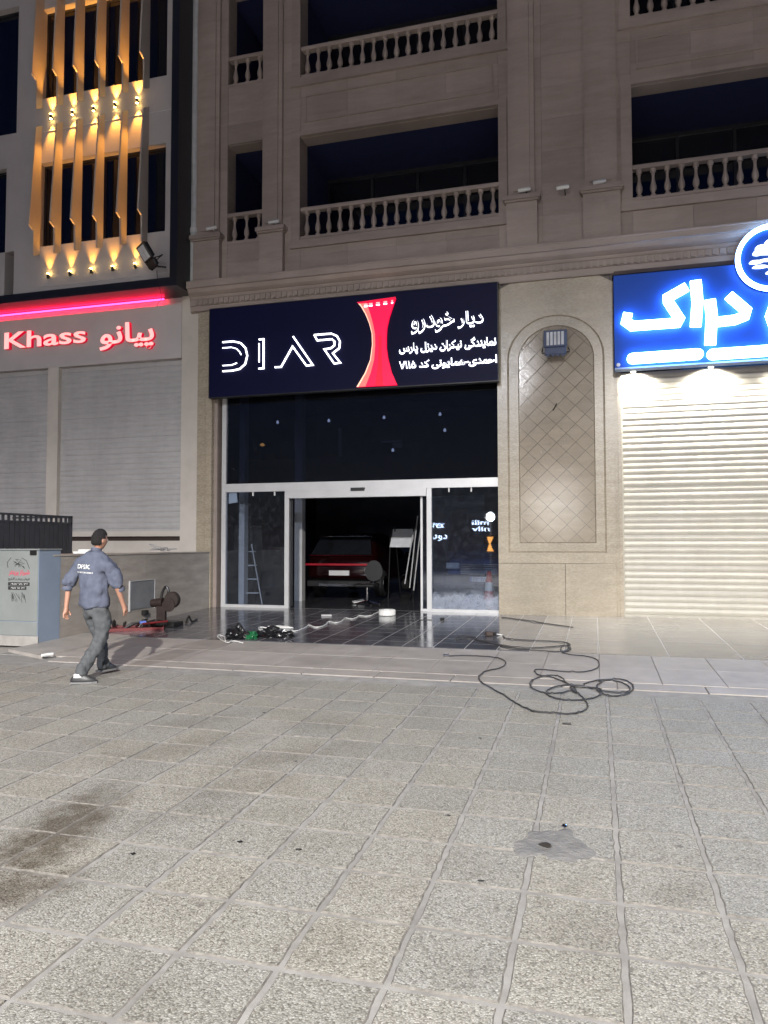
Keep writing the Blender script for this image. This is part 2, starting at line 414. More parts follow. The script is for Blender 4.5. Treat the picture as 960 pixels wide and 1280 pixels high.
grid = [(X0+(c+.5)*T, Y0g+(r+.5)*T) for c in range(-21, 23) for r in range(-4, 13) if Y0g+(r+.5)*T < 8.3]
near = sorted([q for q in grid if seen(q[0], q[1], gz(q[1]), 95 if q[1] < 4 else 45)], key=lambda q: q[1])[:300]
for k, (cx, cy) in enumerate(near):
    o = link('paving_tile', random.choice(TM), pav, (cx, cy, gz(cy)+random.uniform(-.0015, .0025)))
    o.rotation_euler = Euler((GA+random.uniform(-.004, .004), random.uniform(-.004, .004), random.uniform(-.004, .004)))
ns = set(near); rest = MB()
for cx, cy in grid:
    if (cx, cy) not in ns: rest.box(cx-T/2+.013, cx+T/2-.013, cy-T/2+.013, cy+T/2-.013, -.02, .008)
tag(gobj('paving_tiles', rest, M['paver'], pav), kind='stuff')
# kerb strip and plain slabs
ks = gobj('kerb_strip', MB().box(-12, 12, 8.385, 8.775, -.3, -.012), M['mortar']); tag(ks, kind='structure')
x = -7.0
while x < 9:
    w = .9; gobj('kerb_stone', MB().box(x+.006, x+w-.006, 8.42, 8.76, -.05, .006, None, .004), M['slab'], ks); x += w
ap = gobj('slab_apron', MB().box(-8.1, 12, 8.776, 10.6, -.3, -.006), M['mortar']); tag(ap, kind='structure')
for k in range(-11, 17):
    xa = .02+k*.66
    if xa+.66 < -7.2 or xa > 10: continue
    xa2 = max(xa, -7.24)
    gobj('slab', MB().box(xa2+.003, xa+.657, 8.78, 9.68, -.05, .006+random.uniform(0, .002), None, .003), M['slab'], ap)
    gobj('slab', MB().box(xa2+.003, xa+.657, 9.686, 10.585, -.05, .006+random.uniform(0, .002), None, .003), M['slab'], ap)
wd = gobj('ramp_slab', MB().prism([(-8.1, 8.95), (-7.24, 8.6), (-7.24, 10.6), (-8.1, 10.6)], 'Z', -.1, .035), M['slab']); tag(wd, kind='structure')
pf = gobj('forecourt', MB().box(-8.1, 9, 10.62, 15.05, -.3, .0118), M['white_joint']); tag(pf, kind='structure')
PY = [10.61+k*.44 for k in range(11)]
def ptile(x0, x1, y0, y1, mt):
    return gobj('floor_tile', MB().box(x0+.004, x1-.004, y0+.004, y1-.004, -.05, .012+random.uniform(0, .0006), None, .0015), M[mt], pf)
for k in range(-14, 4):
    xa = -1.81+k*.455
    for a, b in zip(PY[:-1], PY[1:]):
        if xa > -1.5 and a > 14.5: pass
        ptile(max(xa, -8.098), xa+.455, a, b, 'polished' if xa < -.9 else 'polished_lit')
xa = -1.81+4*.455
for k in range(9):
    for a, b in ((PY[0], PY[3]), (PY[3], PY[6]), (PY[6], PY[10])):
        ptile(xa+k*.9, xa+(k+1)*.9, a, b, 'polished_lit')
# cement patch with bits of broken cover
cp = gat(692, 1057)
def blob(cx, cy, r, h, seed, n=26, am=.25, sx=1, sy=1):
    rnd = random.Random(seed); ph = [rnd.uniform(0, 6.28) for _ in range(4)]
    def R(a): return r*(1+am*(.5*math.sin(2*a+ph[0])+.35*math.sin(3*a+ph[1])+.3*math.sin(5*a+ph[2])+.2*math.sin(9*a+ph[3])))
    mb = MB(); vv = []; ff = []
    for j, (q, hh) in enumerate(((1, 0), (.9, .6), (.62, .9), (.3, 1.0))):
        for k in range(n):
            a = 2*PI*k/n; vv.append((cx+R(a)*q*math.cos(a)*sx, cy+R(a)*q*math.sin(a)*sy, h*hh*(1+.25*math.sin(5*a+j))))
    for j in range(3):
        for k in range(n): ff.append((j*n+k, j*n+(k+1) % n, (j+1)*n+(k+1) % n, (j+1)*n+k))
    ff.append(tuple(3*n+k for k in range(n)))
    return mb.add(vv, ff)
def patch_mat():
    m, t, b = nt('trowelled_cement'); n = noise(t, 14, 5, None, .7); n2 = noise(t, 4, 4)
    t.links.new(ramp(t, n2, [(.3, (.13, .13, .13)), (.7, (.23, .225, .215))]), b.inputs['Base Color'])
    b.inputs['Roughness'].default_value = .85; bump(t, b, n, .9, .02); return m
pt = gobj('cement_patch', blob(cp.x, cp.y, .17, .007, 3, 60, .38, sy=1.4), patch_mat(), None, True)
for v in pt.data.vertices: v.co.z += .0045
tag(pt, 'rough grey cement patch with a small hole in the middle of the paving', 'cement patch')
gobj('hole', blob(cp.x-.04, cp.y-.05, .028, .004, 5, 12, sx=1.3), plain('rusty_hole', (.02, .016, .012), .9), pt).location.z += .021
q = gat(706, 1036); o = gobj('bottle_cap', blob(q.x, q.y, .017, .006, 6, 12), M['chrome'], None, True); o.location.z += .02
tag(o, 'small shiny piece of metal on the edge of the cement patch', 'metal scrap')
# ------------------------------------------------------------------ main stone building
B = thing('stone_building', 'tall beige limestone building with balustraded balconies over the lit showroom', 'building', (0, 14.8, .36))
YF = 14.8
def slabs(x0, x1, z0, z1, yf, w=.95, h=.6, mat='stone', parent=None, th=.05, name='stone_slab'):
    nx = max(1, round((x1-x0)/w)); nz = max(1, round((z1-z0)/h))
    for j in range(nz):
        for i in range(nx):
            a = x0+(x1-x0)*i/nx; b = x0+(x1-x0)*(i+1)/nx; c = z0+(z1-z0)*j/nz; d = z0+(z1-z0)*(j+1)/nz
            box(name, a+.0015, b-.0015, yf, yf+th, c+.0015, d-.0015, M[mat], parent or B)
# backing wall
bk = MB()
def back(x0, x1, z0, z1, y0=14.86, y1=15.2): bk.box(x0, x1, y0, y1, z0, z1)
for a, b in ((-8.45, -7.775), (-6.895, -6.035), (-1.78, .755), (5.05, 9)): back(a, b, 7.0, 16)
for a, b, lo in ((-7.775, -6.895, 8.38), (-6.035, -1.78, 8.30), (.755, 5.05, 8.28)):
    back(a, b, 7.0, lo); back(a, b, lo+2.24, lo+3.57); back(a, b, lo+5.8, 16)
bk.go('wall', M['stone'], B)
WIN = ((-7.775, -6.895, 8.38), (-6.035, -1.78, 8.30), (.755, 5.05, 8.28))
for (a, b, lo) in WIN:
    slabs(a, b, 7.55, lo, YF+.01, 1.05, .5)
    slabs(a, b, lo+2.25, lo+3.56, YF+.01, 1.05, .43)
    slabs(a, b, lo+5.81, 15.9, YF+.01, 1.05, .5)
for a, b in ((-8.45, -7.775), (-6.895, -6.035), (-1.78, .755), (5.05, 9)):
    slabs(a, b, 7.55, 15.9, YF+.005, .85, .62)
# pilasters with pedestals
for x0, x1 in ((-8.5, -7.95), (-6.9, -6.44), (-1.58, -1.07), (-.12, .48), (5.4, 5.9)):
    p = MB().box(x0, x1, YF-.07, YF+.004, 8.6, 16).box(x0+.09, x1-.09, YF-.10, YF-.069, 8.7, 16).go('pilaster', M['stone'], B)
    xa, xb = x0-.06, x1+.07
    box('pedestal', xa+.02, xb-.02, YF-.13, YF+.003, 7.56, 8.46, M['stone'], B)
    MB().box(xa-.01, xb+.01, YF-.17, YF+.002, 8.462, 8.50).box(xa-.04, xb+.04, YF-.21, YF+.001, 8.50, 8.585).go('pedestal_cap', M['stone'], B)
# window surrounds, balconies
def baluster_mesh():
    pr = [(.055, 0), (.055, .05), (.035, .06), (.03, .085), (.048, .11), (.062, .16), (.058, .22), (.036, .30), (.027, .36), (.027, .42), (.036, .45), (.028, .47), (.055, .49), (.055, .55)]
    mb = MB().lathe(pr, (0, 0, 0), 10); me = bpy.data.meshes.new('baluster'); me.from_pydata(mb.v, [], mb.f); me.materials.append(M['stone'])
    me.polygons.foreach_set('use_smooth', [True]*len(me.polygons)); soft(me, 50); return me
BM_ = baluster_mesh()
for wi, (a, b, lo) in enumerate(WIN):
    for fl in range(2):
        z = lo+3.56*fl; top = z+2.25
        if wi:   # moulded frame
            e = .2
            MB().box(a-e, a, YF-.045, YF+.06, z-.2, top+.12).box(b, b+e*.85, YF-.045, YF+.06, z-.2, top+.12).box(a-e-.02, b+e, YF-.05, YF+.06, z-.205, z-.03).box(a-.001, b+.001, YF-.04, YF+.06, top+.0, top+.1).go('window_surround', M['stone'], B)
            MB().box(a+.1, b-.1, YF-.015, YF+.01, top+.3, top+.33).box(a+.1, b-.1, YF-.015, YF+.01, z+3.56-.45, z+3.56-.42).box(a+.1, a+.13, YF-.014, YF+.01, top+.33, z+3.11).box(b-.13, b-.1, YF-.014, YF+.01, top+.33, z+3.11).go('spandrel_moulding', M['stone'], B)
        bal = MB().box(a, b, YF+.0, YF+.16, z, z+.055).go('balustrade', M['stone'], B); box('handrail', a, b, YF-.001, YF+.16, z+.605, z+.69, M['stone'], bal, .01)
        n = round((b-a)/.25) if wi else 3
        for k in range(n):
            xx = a+(b-a)*(k+.5)/n; l = link('baluster', BM_, bal); l.location = Vector((xx, YF+.08, z+.055))-wloc(bal)
        # recess behind
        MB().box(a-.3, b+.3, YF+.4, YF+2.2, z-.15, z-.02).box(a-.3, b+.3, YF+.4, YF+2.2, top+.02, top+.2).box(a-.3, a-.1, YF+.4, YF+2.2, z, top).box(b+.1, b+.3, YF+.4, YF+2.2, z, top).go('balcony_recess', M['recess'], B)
        wf = MB().box(a-.1, b+.1, YF+2.0, YF+2.1, z, z+.09).box(a-.1, b+.1, YF+2.0, YF+2.1, top-.08, top)
        nw = 4 if wi else 1
        for k in range(nw+1):
            xx = a-.1+(b-a+.2)*k/nw; wf.box(xx-.03, xx+.03, YF+1.99, YF+2.11, z, top)
        fr = wf.go('window', M['blackmetal'], B)
        for k in range(nw):
            box('pane', a-.1+(b-a+.2)*k/nw+.031, a-.1+(b-a+.2)*(k+1)/nw-.031, YF+2.04, YF+2.06, z+.09, top-.08, M['wglass'], fr)
# cornice
pr = [(.06, 6.90), (-.05, 6.93), (-.06, 7.0), (-.06, 7.03), (-.085, 7.035), (-.085, 7.17), (-.10, 7.175), (-.12, 7.21), (-.12, 7.23), (-.16, 7.25), (-.215, 7.29), (-.245, 7.34), (-.255, 7.36), (-.30, 7.37), (-.30, 7.485), (-.31, 7.49), (-.31, 7.515), (-.28, 7.53), (.06, 7.55)]
MB().prism([(YF+o_, z) for o_, z in pr], 'X', -8.60, 9.2).prism([(YF+o_*.5+.02, z) for o_, z in pr], 'X', -8.66, -8.60).go('cornice', M['stone'], B)
d_ = MB(); xx = -8.5
while xx < 9: d_.box(xx, xx+.078, YF-.115, YF-.084, 7.045, 7.155); xx += .125
tag(d_.go('dentil_course', M['stone'], B), kind='stuff')
MB().prism([(YF+.05, 7.0), (YF-.05, 7.0), (YF-.05, 6.9), (YF+.05, 6.9)], 'X', -1.78, .39).go('frieze_moulding', M['stone'], B)
# left jamb pilaster on the ground floor
zb = gz(14.8)
MB().box(-8.46, -8.25, YF-.01, YF+.4, zb-.05, 6.9).box(-8.235, -8.08, YF-.06, YF+.4, zb-.05, 6.9, None, .01).box(-8.25, -8.235, YF+.02, YF+.4, zb-.05, 6.9).go('jamb', M['stone_low'], B)
MB().box(-8.08, -8.0, YF+.06, YF+.4, zb-.05, 6.9).go('reveal', M['stone'], B)
# pier with arched niche
P0, P1 = -1.84, .37
MB().box(P0+.01, P1-.01, YF+.03, YF+.7, zb-.1, 6.9).go('pier_core', M['shade_joint'], B)
box('stone_panel', P0, -.572, YF, YF+.04, zb-.04, 1.372, M['stone_low'], B, .003)
box('stone_panel', -.565, P1, YF, YF+.04, zb-.04, 1.372, M['stone_low'], B, .003)
def arch(x0, x1, z0, zs, n=20):
    cx = (x0+x1)/2; r = (x1-x0)/2
    return [(x0, z0), (x1, z0)]+[(cx+r*math.cos(PI*k/n), zs+r*.93*math.sin(PI*k/n)) for k in range(n+1)]
ou = arch(-1.645, .20, 1.575, 5.35); md = arch(-1.61, .165, 1.61, 5.35); inn = arch(-1.43, .01, 1.765, 5.33); i2 = arch(-1.415, -.005, 1.78, 5.33)
def ring_face(mb, A, Bp, y0, y1, back=None):
    n = len(A)
    for k in range(n):
        k2 = (k+1) % n
        mb.add([(A[k][0], y0, A[k][1]), (A[k2][0], y0, A[k2][1]), (Bp[k2][0], y1, Bp[k2][1]), (Bp[k][0], y1, Bp[k][1])], [(0, 1, 2, 3)])
# face around the arch, built as a frame strip from a rectangle-like outline
def rect_like(A, x0, x1, z0, z1):
    out = []
    cx = (x0+x1)/2
    for k, (a, c) in enumerate(A):
        if k == 0: out.append((x0, z0))
        elif k == 1: out.append((x1, z0))
        else:
            d = Vector((a-(-.72), c-5.35)); s = 1e9
            if abs(d.x) > 1e-6: s = min(s, ((x1 if d.x > 0 else x0)-(-.72))/d.x)
            if d.z if False else d.y > 1e-6: s = min(s, (z1-5.35)/d.y)
            out.append((-.72+d.x*s, 5.35+d.y*s))
    return out
mb = MB(); ring_face(mb, rect_like(ou, P0, P1, 1.378, 6.9), ou, YF, YF)
ring_face(mb, ou, md, YF, YF+.03); mb.go('pier_face', M['stone_low'], B, fix=False)
mb = MB(); ring_face(mb, md, inn, YF+.003, YF+.003); ring_face(mb, ou, md, YF+.028, YF+.003); ring_face(mb, inn, i2, YF+.003, YF+.028); mb.go('niche_frame', M['stone_low'], B, fix=False)
# corners the fan leaves open are closed by a plate behind
def clip(poly, clipper):
    out = poly
    n = len(clipper)
    for i in range(n):
        a = Vector(clipper[i]); b = Vector(clipper[(i+1) % n]); inp = out; out = []
        if not inp: break
        def side(p): return (b.x-a.x)*(p[1]-a.y)-(b.y-a.y)*(p[0]-a.x)
        for j in range(len(inp)):
            p, q2 = inp[j], inp[(j+1) % len(inp)]; sp, sq = side(p), side(q2)
            if sp >= 0: out.append(p)
            if (sp >= 0) != (sq >= 0):
                t = sp/(sp-sq); out.append((p[0]+(q2[0]-p[0])*t, p[1]+(q2[1]-p[1])*t))
    return out
dw = .36
for i in range(-1, 6):
    for j in range(-1, 26):
        cx = -1.43+i*dw+(dw/2 if j % 2 else 0); cz = 1.765+j*dw/2*.98
        e = .005; hw = dw/2-e; hz = dw*.49-e
        po = clip([(cx-hw, cz), (cx, cz-hz), (cx+hw, cz), (cx, cz+hz)], i2)
        if len(po) < 3: continue
        area = abs(sum(po[k][0]*po[(k+1) % len(po)][1]-po[(k+1) % len(po)][0]*po[k][1] for k in range(len(po)))/2)
        if area < .0015: continue
        t_ = random.uniform(-.0008, .0008)
        MB().prism(po, 'Y', YF+.012+t_, YF+.04).go('diamond_tile', M['niche'], B)
# spot fittings and little things on the pier
def flood(name, px, py, Y, scale, label, tilt, yaw, nled, group=None):
    c = at(px, py, Y); r = thing(name, label, 'floodlight', c, group)
    Mx = Matrix.Translation(c) @ Euler((tilt, 0, yaw)).to_matrix().to_4x4() @ Matrix.Scale(scale, 4)
    mb = MB().box(-.23, .23, -.02, .035, -.08, .28, Mx, .012); mb.go('housing', M['black'] if nled == 2 else BLUEISH, r)
    fins = MB()
    for k in range(9): fins.box(-.2+k*.047, -.185+k*.047, .036, .09, -.05, .25, Mx)
    fins.go('heat_sink', M['black'] if nled == 2 else BLUEISH, r)
    mb = MB().box(-.21, .21, -.02, .07, -.24, -.083, Mx, .02)
    for k in range(4): mb.box(-.17+k*.1, -.12+k*.1, -.0, .03, -.275, -.24, Mx)
    mb.go('driver_box', M['black'] if nled == 2 else BLUEISH, r)
    for k in range(nled):
        w = .36/nled; MB().box(-.18+k*w+.01, -.18+(k+1)*w-.01, -.03, -.02, -.045, .235, Mx, .004).go('led_panel', LEDOFF, r)
    MB().tube([Mx @ Vector(p) for p in ((-.25, .01, -.1), (-.27, .1, -.12), (-.27, .2, -.12), (.27, .2, -.12), (.27, .1, -.12), (.25, .01, -.1))], .012*scale, 6).go('bracket', M['black'], r)
    return r
BLUEISH = plain('blue_grey_casting', (.07, .09, .16), .4); LEDOFF = plain('led_window', (.62, .64, .66), .15)
flood('floodlight', 694, 429, 14.56, .95, 'blue grey floodlight with five pale strips in the arched niche', math.radians(-8), 0, 5)
fl = flood('floodlight', 184, 321, 13.75, 1.0, 'black tilted floodlight with two pale panels on the black bay', math.radians(35), math.radians(-38), 2)
MB().tube([at(196, 333, 13.9), at(207, 334, 14.05), at(207, 334, 14.3)], .02, 6).tube(curve_pts([at(196, 338, 14.0), at(197, 350, 14.1), at(202, 372, 14.3), at(198, 378, 14.3), at(196, 384, 14.3)]), .006, 5).go('mounting_arm', M['black'], fl)
for k, (px, py, lit) in enumerate(((656, 237, 1), (704, 234, 1), (750, 227, 0), (343, 277, 0), (265, 285, 0))):
    c = at(px, py, 14.60); r = thing('facade_spotlight', ['small white spotlight on the pedestal right of the long balcony', 'small white spotlight between the two pedestals above the arch',
        'small grey spotlight on the pedestal left of the right balcony', 'small dull spotlight on the pedestal beside the narrow balcony', 'small dull spotlight on the corner pedestal'][k], 'spotlight', c, 'small spotlights on the ledge')
    Mx = Matrix.Translation(c) @ Euler((0, -.12, .15)).to_matrix().to_4x4()
    mt = M['white'] if lit else M['grey']
    a = [Mx @ Vector(p) for p in ((-.13, 0, 0), (-.05, 0, 0), (.08, 0, 0), (.11, 0, 0))]
    MB().tube(a, [.035, .04, .04, .03], 10).go('body', mt, r, True)
    MB().tube([c+Vector((.03, 0, 0)), c+Vector((.03, .02, -.05)), c+Vector((.03, .1, -.07)), c+Vector((.03, .19, -.07))], .012, 6).go('bracket', M['black'] if lit else mt, r)
c = at(693, 509, YF-.01); o = MB().tube([c+Vector((-.03, .005, -.06)), c+Vector((.01, -.02, .0)), c+Vector((.04, .0, .07))], .01, 6).go('wire_stub', M['black']); tag(o, 'short black wire stub sticking out of the arched niche', 'wire')
c = at(699, 718, YF-.012); o = MB().lathe([(.055, 0), (.055, .008), (.04, .014), (.035, .008), (.02, .016)], c, 20, 'Y').go('cover_plate', M['stone_low'], None, True); tag(o, 'small round cover plate low on the pier beside the shutter', 'cover plate')
# right hand jamb of the shutter
MB().box(.37, .47, YF+.06, YF+.4, zb-.05, 5.1).box(.43, .49, YF+.03, YF+.059, zb-.05, 5.0).go('shutter_jamb', M['stone_low'], B)
# ------------------------------------------------------------------ shutters
def slat_mesh(L, p, mat, seg=7, d=.022):
    v = []; f = []
    for k in range(seg+1):
        t = k/seg; z = t*p; y = -d*math.sin(PI*min(1, t*1.08))**.7 if t < .93 else 0
        v += [(0, y, z), (L, y, z)]
    for k in range(seg): f.append((2*k, 2*k+1, 2*k+3, 2*k+2))
    me = bpy.data.meshes.new('slat'); me.from_pydata(v, [], f); me.materials.append(mat); me.polygons.foreach_set('use_smooth', [True]*len(me.polygons)); return me
def shutter(name, label, x0, x1, z0, z1, y, p, mat, d=.022):
    r = thing(name, label, 'shutter', (x0, y, z0)); n = round((z1-z0)/p); p = (z1-z0)/n; me = slat_mesh(x1-x0, p, mat, d=d)
    for k in range(n): o = link('slat', me, r, (0, random.uniform(-.003, .003), k*p+random.uniform(-.0015, .0015))); o.rotation_euler = (random.uniform(-.025, .025), 0, random.uniform(-.0006, .0006))
    box('bottom_rail', x0, x1, y-.02, y+.01, z0-.06, z0-.002, mat, r); return r
shutter('roller_shutter', 'cream roller shutter under the bright blue and white sign', .49, 9, zb+.06, 5.02, YF+.2, .115, M['shutter'], .012)
box('guide_rail', .455, .52, YF+.13, YF+.175, zb, 5.0, M['shutter'], B)
# ------------------------------------------------------------------ showroom front (aluminium and glass)
YG = 15.0; zg = gz(YG)
SF = thing('shopfront', 'silver framed glass shopfront with open sliding door of the dark showroom', 'shopfront', (-4.9, YG, zg))
x_l = at(280, 700, YG).x; x_r = -1.80; zt0 = at(450, 612, YG).z; zt1 = at(450, 603, YG).z
xm1 = at(359, 700, YG).x; xm2 = at(537, 700, YG).x
MB().box(x_l-.05, x_l+.05, YG-.04, YG+.06, zg, 6.9).go('frame_post', M['alu'], SF)
MB().box(x_l+.05, x_r, YG-.05, YG+.06, zt0, zt1+.03).go('transom', M['alu'], SF)
for xm, w in ((xm1, .05), (xm2, .05)): box('frame_post', xm-w, xm+w, YG-.035, YG+.05, zg, zt0, M['alu'], SF)
MB().box(xm1+.05, xm2-.05, YG-.09, YG+.1, zt0-.16, zt0-.004).go('door_operator', M['alu'], SF)
c = at(447, 611, YG-.1); box('sensor', c.x-.15, c.x+.15, YG-.12, YG-.051, zt0-.03, zt0+.035, M['black'], SF)
box('bottom_rail', x_l+.05, xm1-.05, YG-.03, YG+.04, zg+.01, zg+.07, M['alu'], SF); box('bottom_rail', xm2+.05, x_r, YG-.03, YG+.04, zg+.01, zg+.07, M['alu'], SF)
box('pane', x_l+.05, xm1-.05, YG, YG+.01, zg+.07, zt0, M['glass'], SF); box('pane', xm2+.05, x_r, YG, YG+.01, zg+.07, zt0, M['glass_dusty'], SF)
MB().box(x_l+.05, x_r, YG, YG+.01, zt1+.03, 6.9).go('pane', M['glass_up'], SF)
xs = at(527, 700, YG+.08).x
leaf = MB().box(xs-.02, xs+.025, YG+.07, YG+.11, zg+.01, zt0-.16).box(xs+.025, xm2+1.2, YG+.07, YG+.11, zg+.01, zg+.06).go('door_leaf', M['alu'], SF)
box('pane', xs+.026, xm2+1.1, YG+.085, YG+.095, zg+.06, zt0-.16, M['glass'], leaf)
leaf2 = MB().box(xm1-1.5, xm1+.02, YG+.07, YG+.11, zg+.01, zg+.05).box(xm1-.02, xm1+.1, YG+.07, YG+.11, zg+.05, zt0-.16).go('door_leaf', M['blackmetal'], SF)
for px in (316, 343, 561, 589): 
    c = at(px, 616, YG-.02); box('patch_fitting', c.x-.012, c.x+.012, YG-.02, YG+.02, zt0-.09, zt0, M['white'], SF)
# ------------------------------------------------------------------ showroom interior
RM = MB().box(-10, -9.9, 15.1, 26, 0, 7).box(1.5, 1.6, 15.1, 26, 0, 7).box(-10, 1.6, 25.9, 26, 0, 7).box(-10, 1.6, 15.1, 26, 6.9, 7).box(-10, -8.0, 15.2, 15.3, 0, 7).go('showroom_room', M['dark']); tag(RM, kind='structure')
fl_ = MB().box(-9.9, 1.5, 15.05, 25.9, zg-.2, zg+.012).go('showroom_floor', M['polished']); tag(fl_, kind='structure')
for k, (px, w, Y, c_) in enumerate(((302, .14, 15.7, 'grey'), (373, .2, 17.0, 'grey'))):
    c = at(px, 650, Y); o = MB().box(c.x-w/2, c.x+w/2, Y, Y+.2, zg, 6.9).go('pillar', M[c_]); tag(o, ['slim grey pillar behind the left glass pane', 'wider grey pillar behind the left edge of the open door'][k], 'pillar')
o = box('beam', -9.9, 1.5, 20, 20.3, 3.4, 4.2, M['dark']); tag(o, kind='structure')
# ------------------------------------------------------------------ things inside the showroom
paint_dark = plain('dark_red_car_paint', (.010, .0015, .002), .14); paint_blue = plain('dark_blue_paint', (.06, .10, .26), .2)
carglass = plain('car_glass', (.01, .011, .014), .05); tyre = plain('tyre', (.02, .02, .02), .8); taillight = emit('tail_light', (.22, .003, .010), .35)
lamp_clear = plain('clear_lamp', (.55, .57, .6), .12); plate_m = plain('plate_white', (.7, .7, .7), .4); plate_b = plain('plate_blue', (.03, .08, .4), .4)
def car(name, label, cx, y, z, rear, pm, wd=1.86, L=4.5, h=1.62):
    """nearest end at y; rear=True shows the tail, otherwise the nose"""
    r = thing(name, label, 'car', (cx, y, z))
    if rear: side = [(0.06, .35), (0, .55), (.03, .92), (.12, 1.02), (.55, h-.06), (.8, h), (2.4, h), (3.1, 1.02), (4.2, .9), (4.45, .7), (4.5, .35)]
    else: side = [(.05, .3), (0, .5), (.04, .82), (.3, .95), (1.25, 1.05), (1.95, h-.03), (2.3, h), (3.6, h), (4.3, 1.05), (4.5, .8), (4.5, .3)]
    secs = [(-1, .0), (-.96, 1), (.96, 1), (1, .0)]
    mb = MB(); n = len(side)
    def xw(zz, s): 
        k = 1 if zz < 1.02 else 1-.2*(zz-1.02)/(h-1.02)
        return s*wd/2*k
    rows = []
    for s_ in (-1, -.9, -.45, .45, .9, 1):
        ins = .06 if abs(s_) == 1 else 0
        rows.append([Vector((cx+xw(zz, s_), y+yy+(.12*abs(s_)**3 if yy < 1 else -.12*abs(s_)**3 if yy > 3.5 else 0), z+zz-(ins if zz > .5 else -ins))) for yy, zz in side])
    v = [p for q in rows for p in q]; f = []
    for a in range(len(rows)-1):
        for k in range(n): f.append((a*n+k, a*n+(k+1) % n, (a+1)*n+(k+1) % n, (a+1)*n+k))
    f += [tuple(range(n)), tuple(5*n+k for k in range(n))]
    bo = mb.add(v, f).go('body', pm, r, True); ss = bo.modifiers.new('round', 'SUBSURF'); ss.levels = ss.render_levels = 2
    for e_ in bo.data.polygons: e_.use_smooth = True
    q0, q1 = (((.13, 1.04), (.54, h-.09)) if rear else ((1.27, 1.07), (1.93, h-.06)))
    def scr(t0, t1, sx, sx2): 
        ya = q0[0]+(q1[0]-q0[0])*t0; za = q0[1]+(q1[1]-q0[1])*t0; yb = q0[0]+(q1[0]-q0[0])*t1; zb_ = q0[1]+(q1[1]-q0[1])*t1
        return [(cx-xw(za, sx), y+ya-.03, z+za), (cx+xw(za, sx), y+ya-.03, z+za), (cx+xw(zb_, sx2), y+yb-.03, z+zb_), (cx-xw(zb_, sx2), y+yb-.03, z+zb_)]
    obj('rear_window' if rear else 'windscreen', scr(.05, .95, .86, .84), [(0, 1, 2, 3)], carglass, r)
    MB().tube(scr(.02, .98, .9, .88)+[scr(.02, .98, .9, .88)[0]], .012, 5).go('window_trim', M['chrome'] if rear else M['black'], r)
    for s_ in (-1, 1):
        for yy in (.85, 3.6):
            w = MB().lathe([(.30, 0), (.33, .03), (.33, .2), (.30, .22)], (cx+s_*(wd/2-.12)-.11, y+yy, z+.33), 20, 'X').go('wheel', tyre, r, True)
            MB().lathe([(.2, 0), (.2, .01)], (cx+s_*(wd/2-.0)-(.0 if s_ > 0 else .0), y+yy, z+.33), 14, 'X').go('rim', M['chrome'], w)
        MB().box(cx+s_*(wd/2+.1)-.1, cx+s_*(wd/2+.1)+.1, y+(2.9 if rear else 1.55), y+(2.9 if rear else 1.55)+.1, z+.95, z+1.1, None, .02).go('side_mirror', pm, r)
    if rear:
        MB().box(cx-wd/2+.02, cx+wd/2-.02, y-.02, y+.05, z+.80, z+.85, None, .008).go('light_bar', taillight, r)
        MB().box(cx-.26, cx+.26, y-.015, y+.02, z+.56, z+.68).go('number_plate', M['grey'], r)
        MB().box(cx-wd/2+.1, cx+wd/2-.1, y-.05, y+.1, z+.28, z+.44, None, .02).go('bumper', M['black'], r)
        MB().box(cx-.5, cx+.5, y-.07, y-.04, z+.3, z+.36).go('skid_plate', M['chrome'], r)
    else:
        MB().box(cx-wd/2+.03, cx+wd/2-.03, y-.07, y+.1, z+.28, z+.55, None, .03).go('bumper', M['black'], r)
        g = MB()
        for k in range(6): g.box(cx-.5, cx+.5, y-.03, y+.03, z+.56+k*.045, z+.58+k*.045)
        g.go('grille', M['chrome'], r)
        for s_ in (-1, 1): MB().box(cx+s_*.7-.17, cx+s_*.7+.17, y-.0, y+.12, z+.68, z+.84, None, .02).go('headlight', lamp_clear, r)
        pl_ = MB().box(cx-.26, cx+.26, y-.095, y-.075, z+.38, z+.50).go('number_plate', plate_m, r)
        box('country_strip', cx-.26, cx-.215, y-.1, y-.095, z+.38, z+.50, plate_b, pl_)
        text('۸۳ ۴۵۲', cx-.18, cx+.2, z+.405, z+.475, y-.096, .004, M['black'], 'plate_number', pl_)
    return r
p = gat(421, 748); car('parked_car', 'dark red car with a thin red light strip inside the open showroom door', at(424, 700, p.y).x, p.y, p.z, True, paint_dark)
yc = 18.4; car('blue_car', 'dark blue car with a white number plate behind the right glass pane', at(601, 700, yc).x, yc, gz(yc), False, paint_blue)
# whiteboard, ladder, chair, roll, paper, cone, sheet
def wboard():
    Y = 17.6; a = at(487, 684, Y); b = at(518, 661, Y); r = thing('whiteboard', 'pale grey board standing on thin legs beside the dark car', 'board', (a.x, Y, zg))
    MB().add([(a.x, Y, a.z), (b.x-.08, Y, a.z), (b.x, Y+.15, b.z), (a.x+.05, Y+.15, b.z), (a.x, Y+.02, a.z), (b.x-.08, Y+.02, a.z), (b.x, Y+.17, b.z), (a.x+.05, Y+.17, b.z)], [(0, 1, 2, 3), (4, 5, 6, 7), (0, 1, 5, 4), (1, 2, 6, 5), (2, 3, 7, 6), (3, 0, 4, 7)]).go('panel', plain('board_panel', (.55, .56, .58), .4), r)
    for xx, dy in ((a.x, -.25), (b.x, -.25), (a.x+.1, .6), (b.x-.05, .6)): MB().tube([(xx, Y+.1, b.z+.05), (xx, Y+.1+dy, zg)], .015, 6).go('leg', M['black'], r)
    return r
wboard()
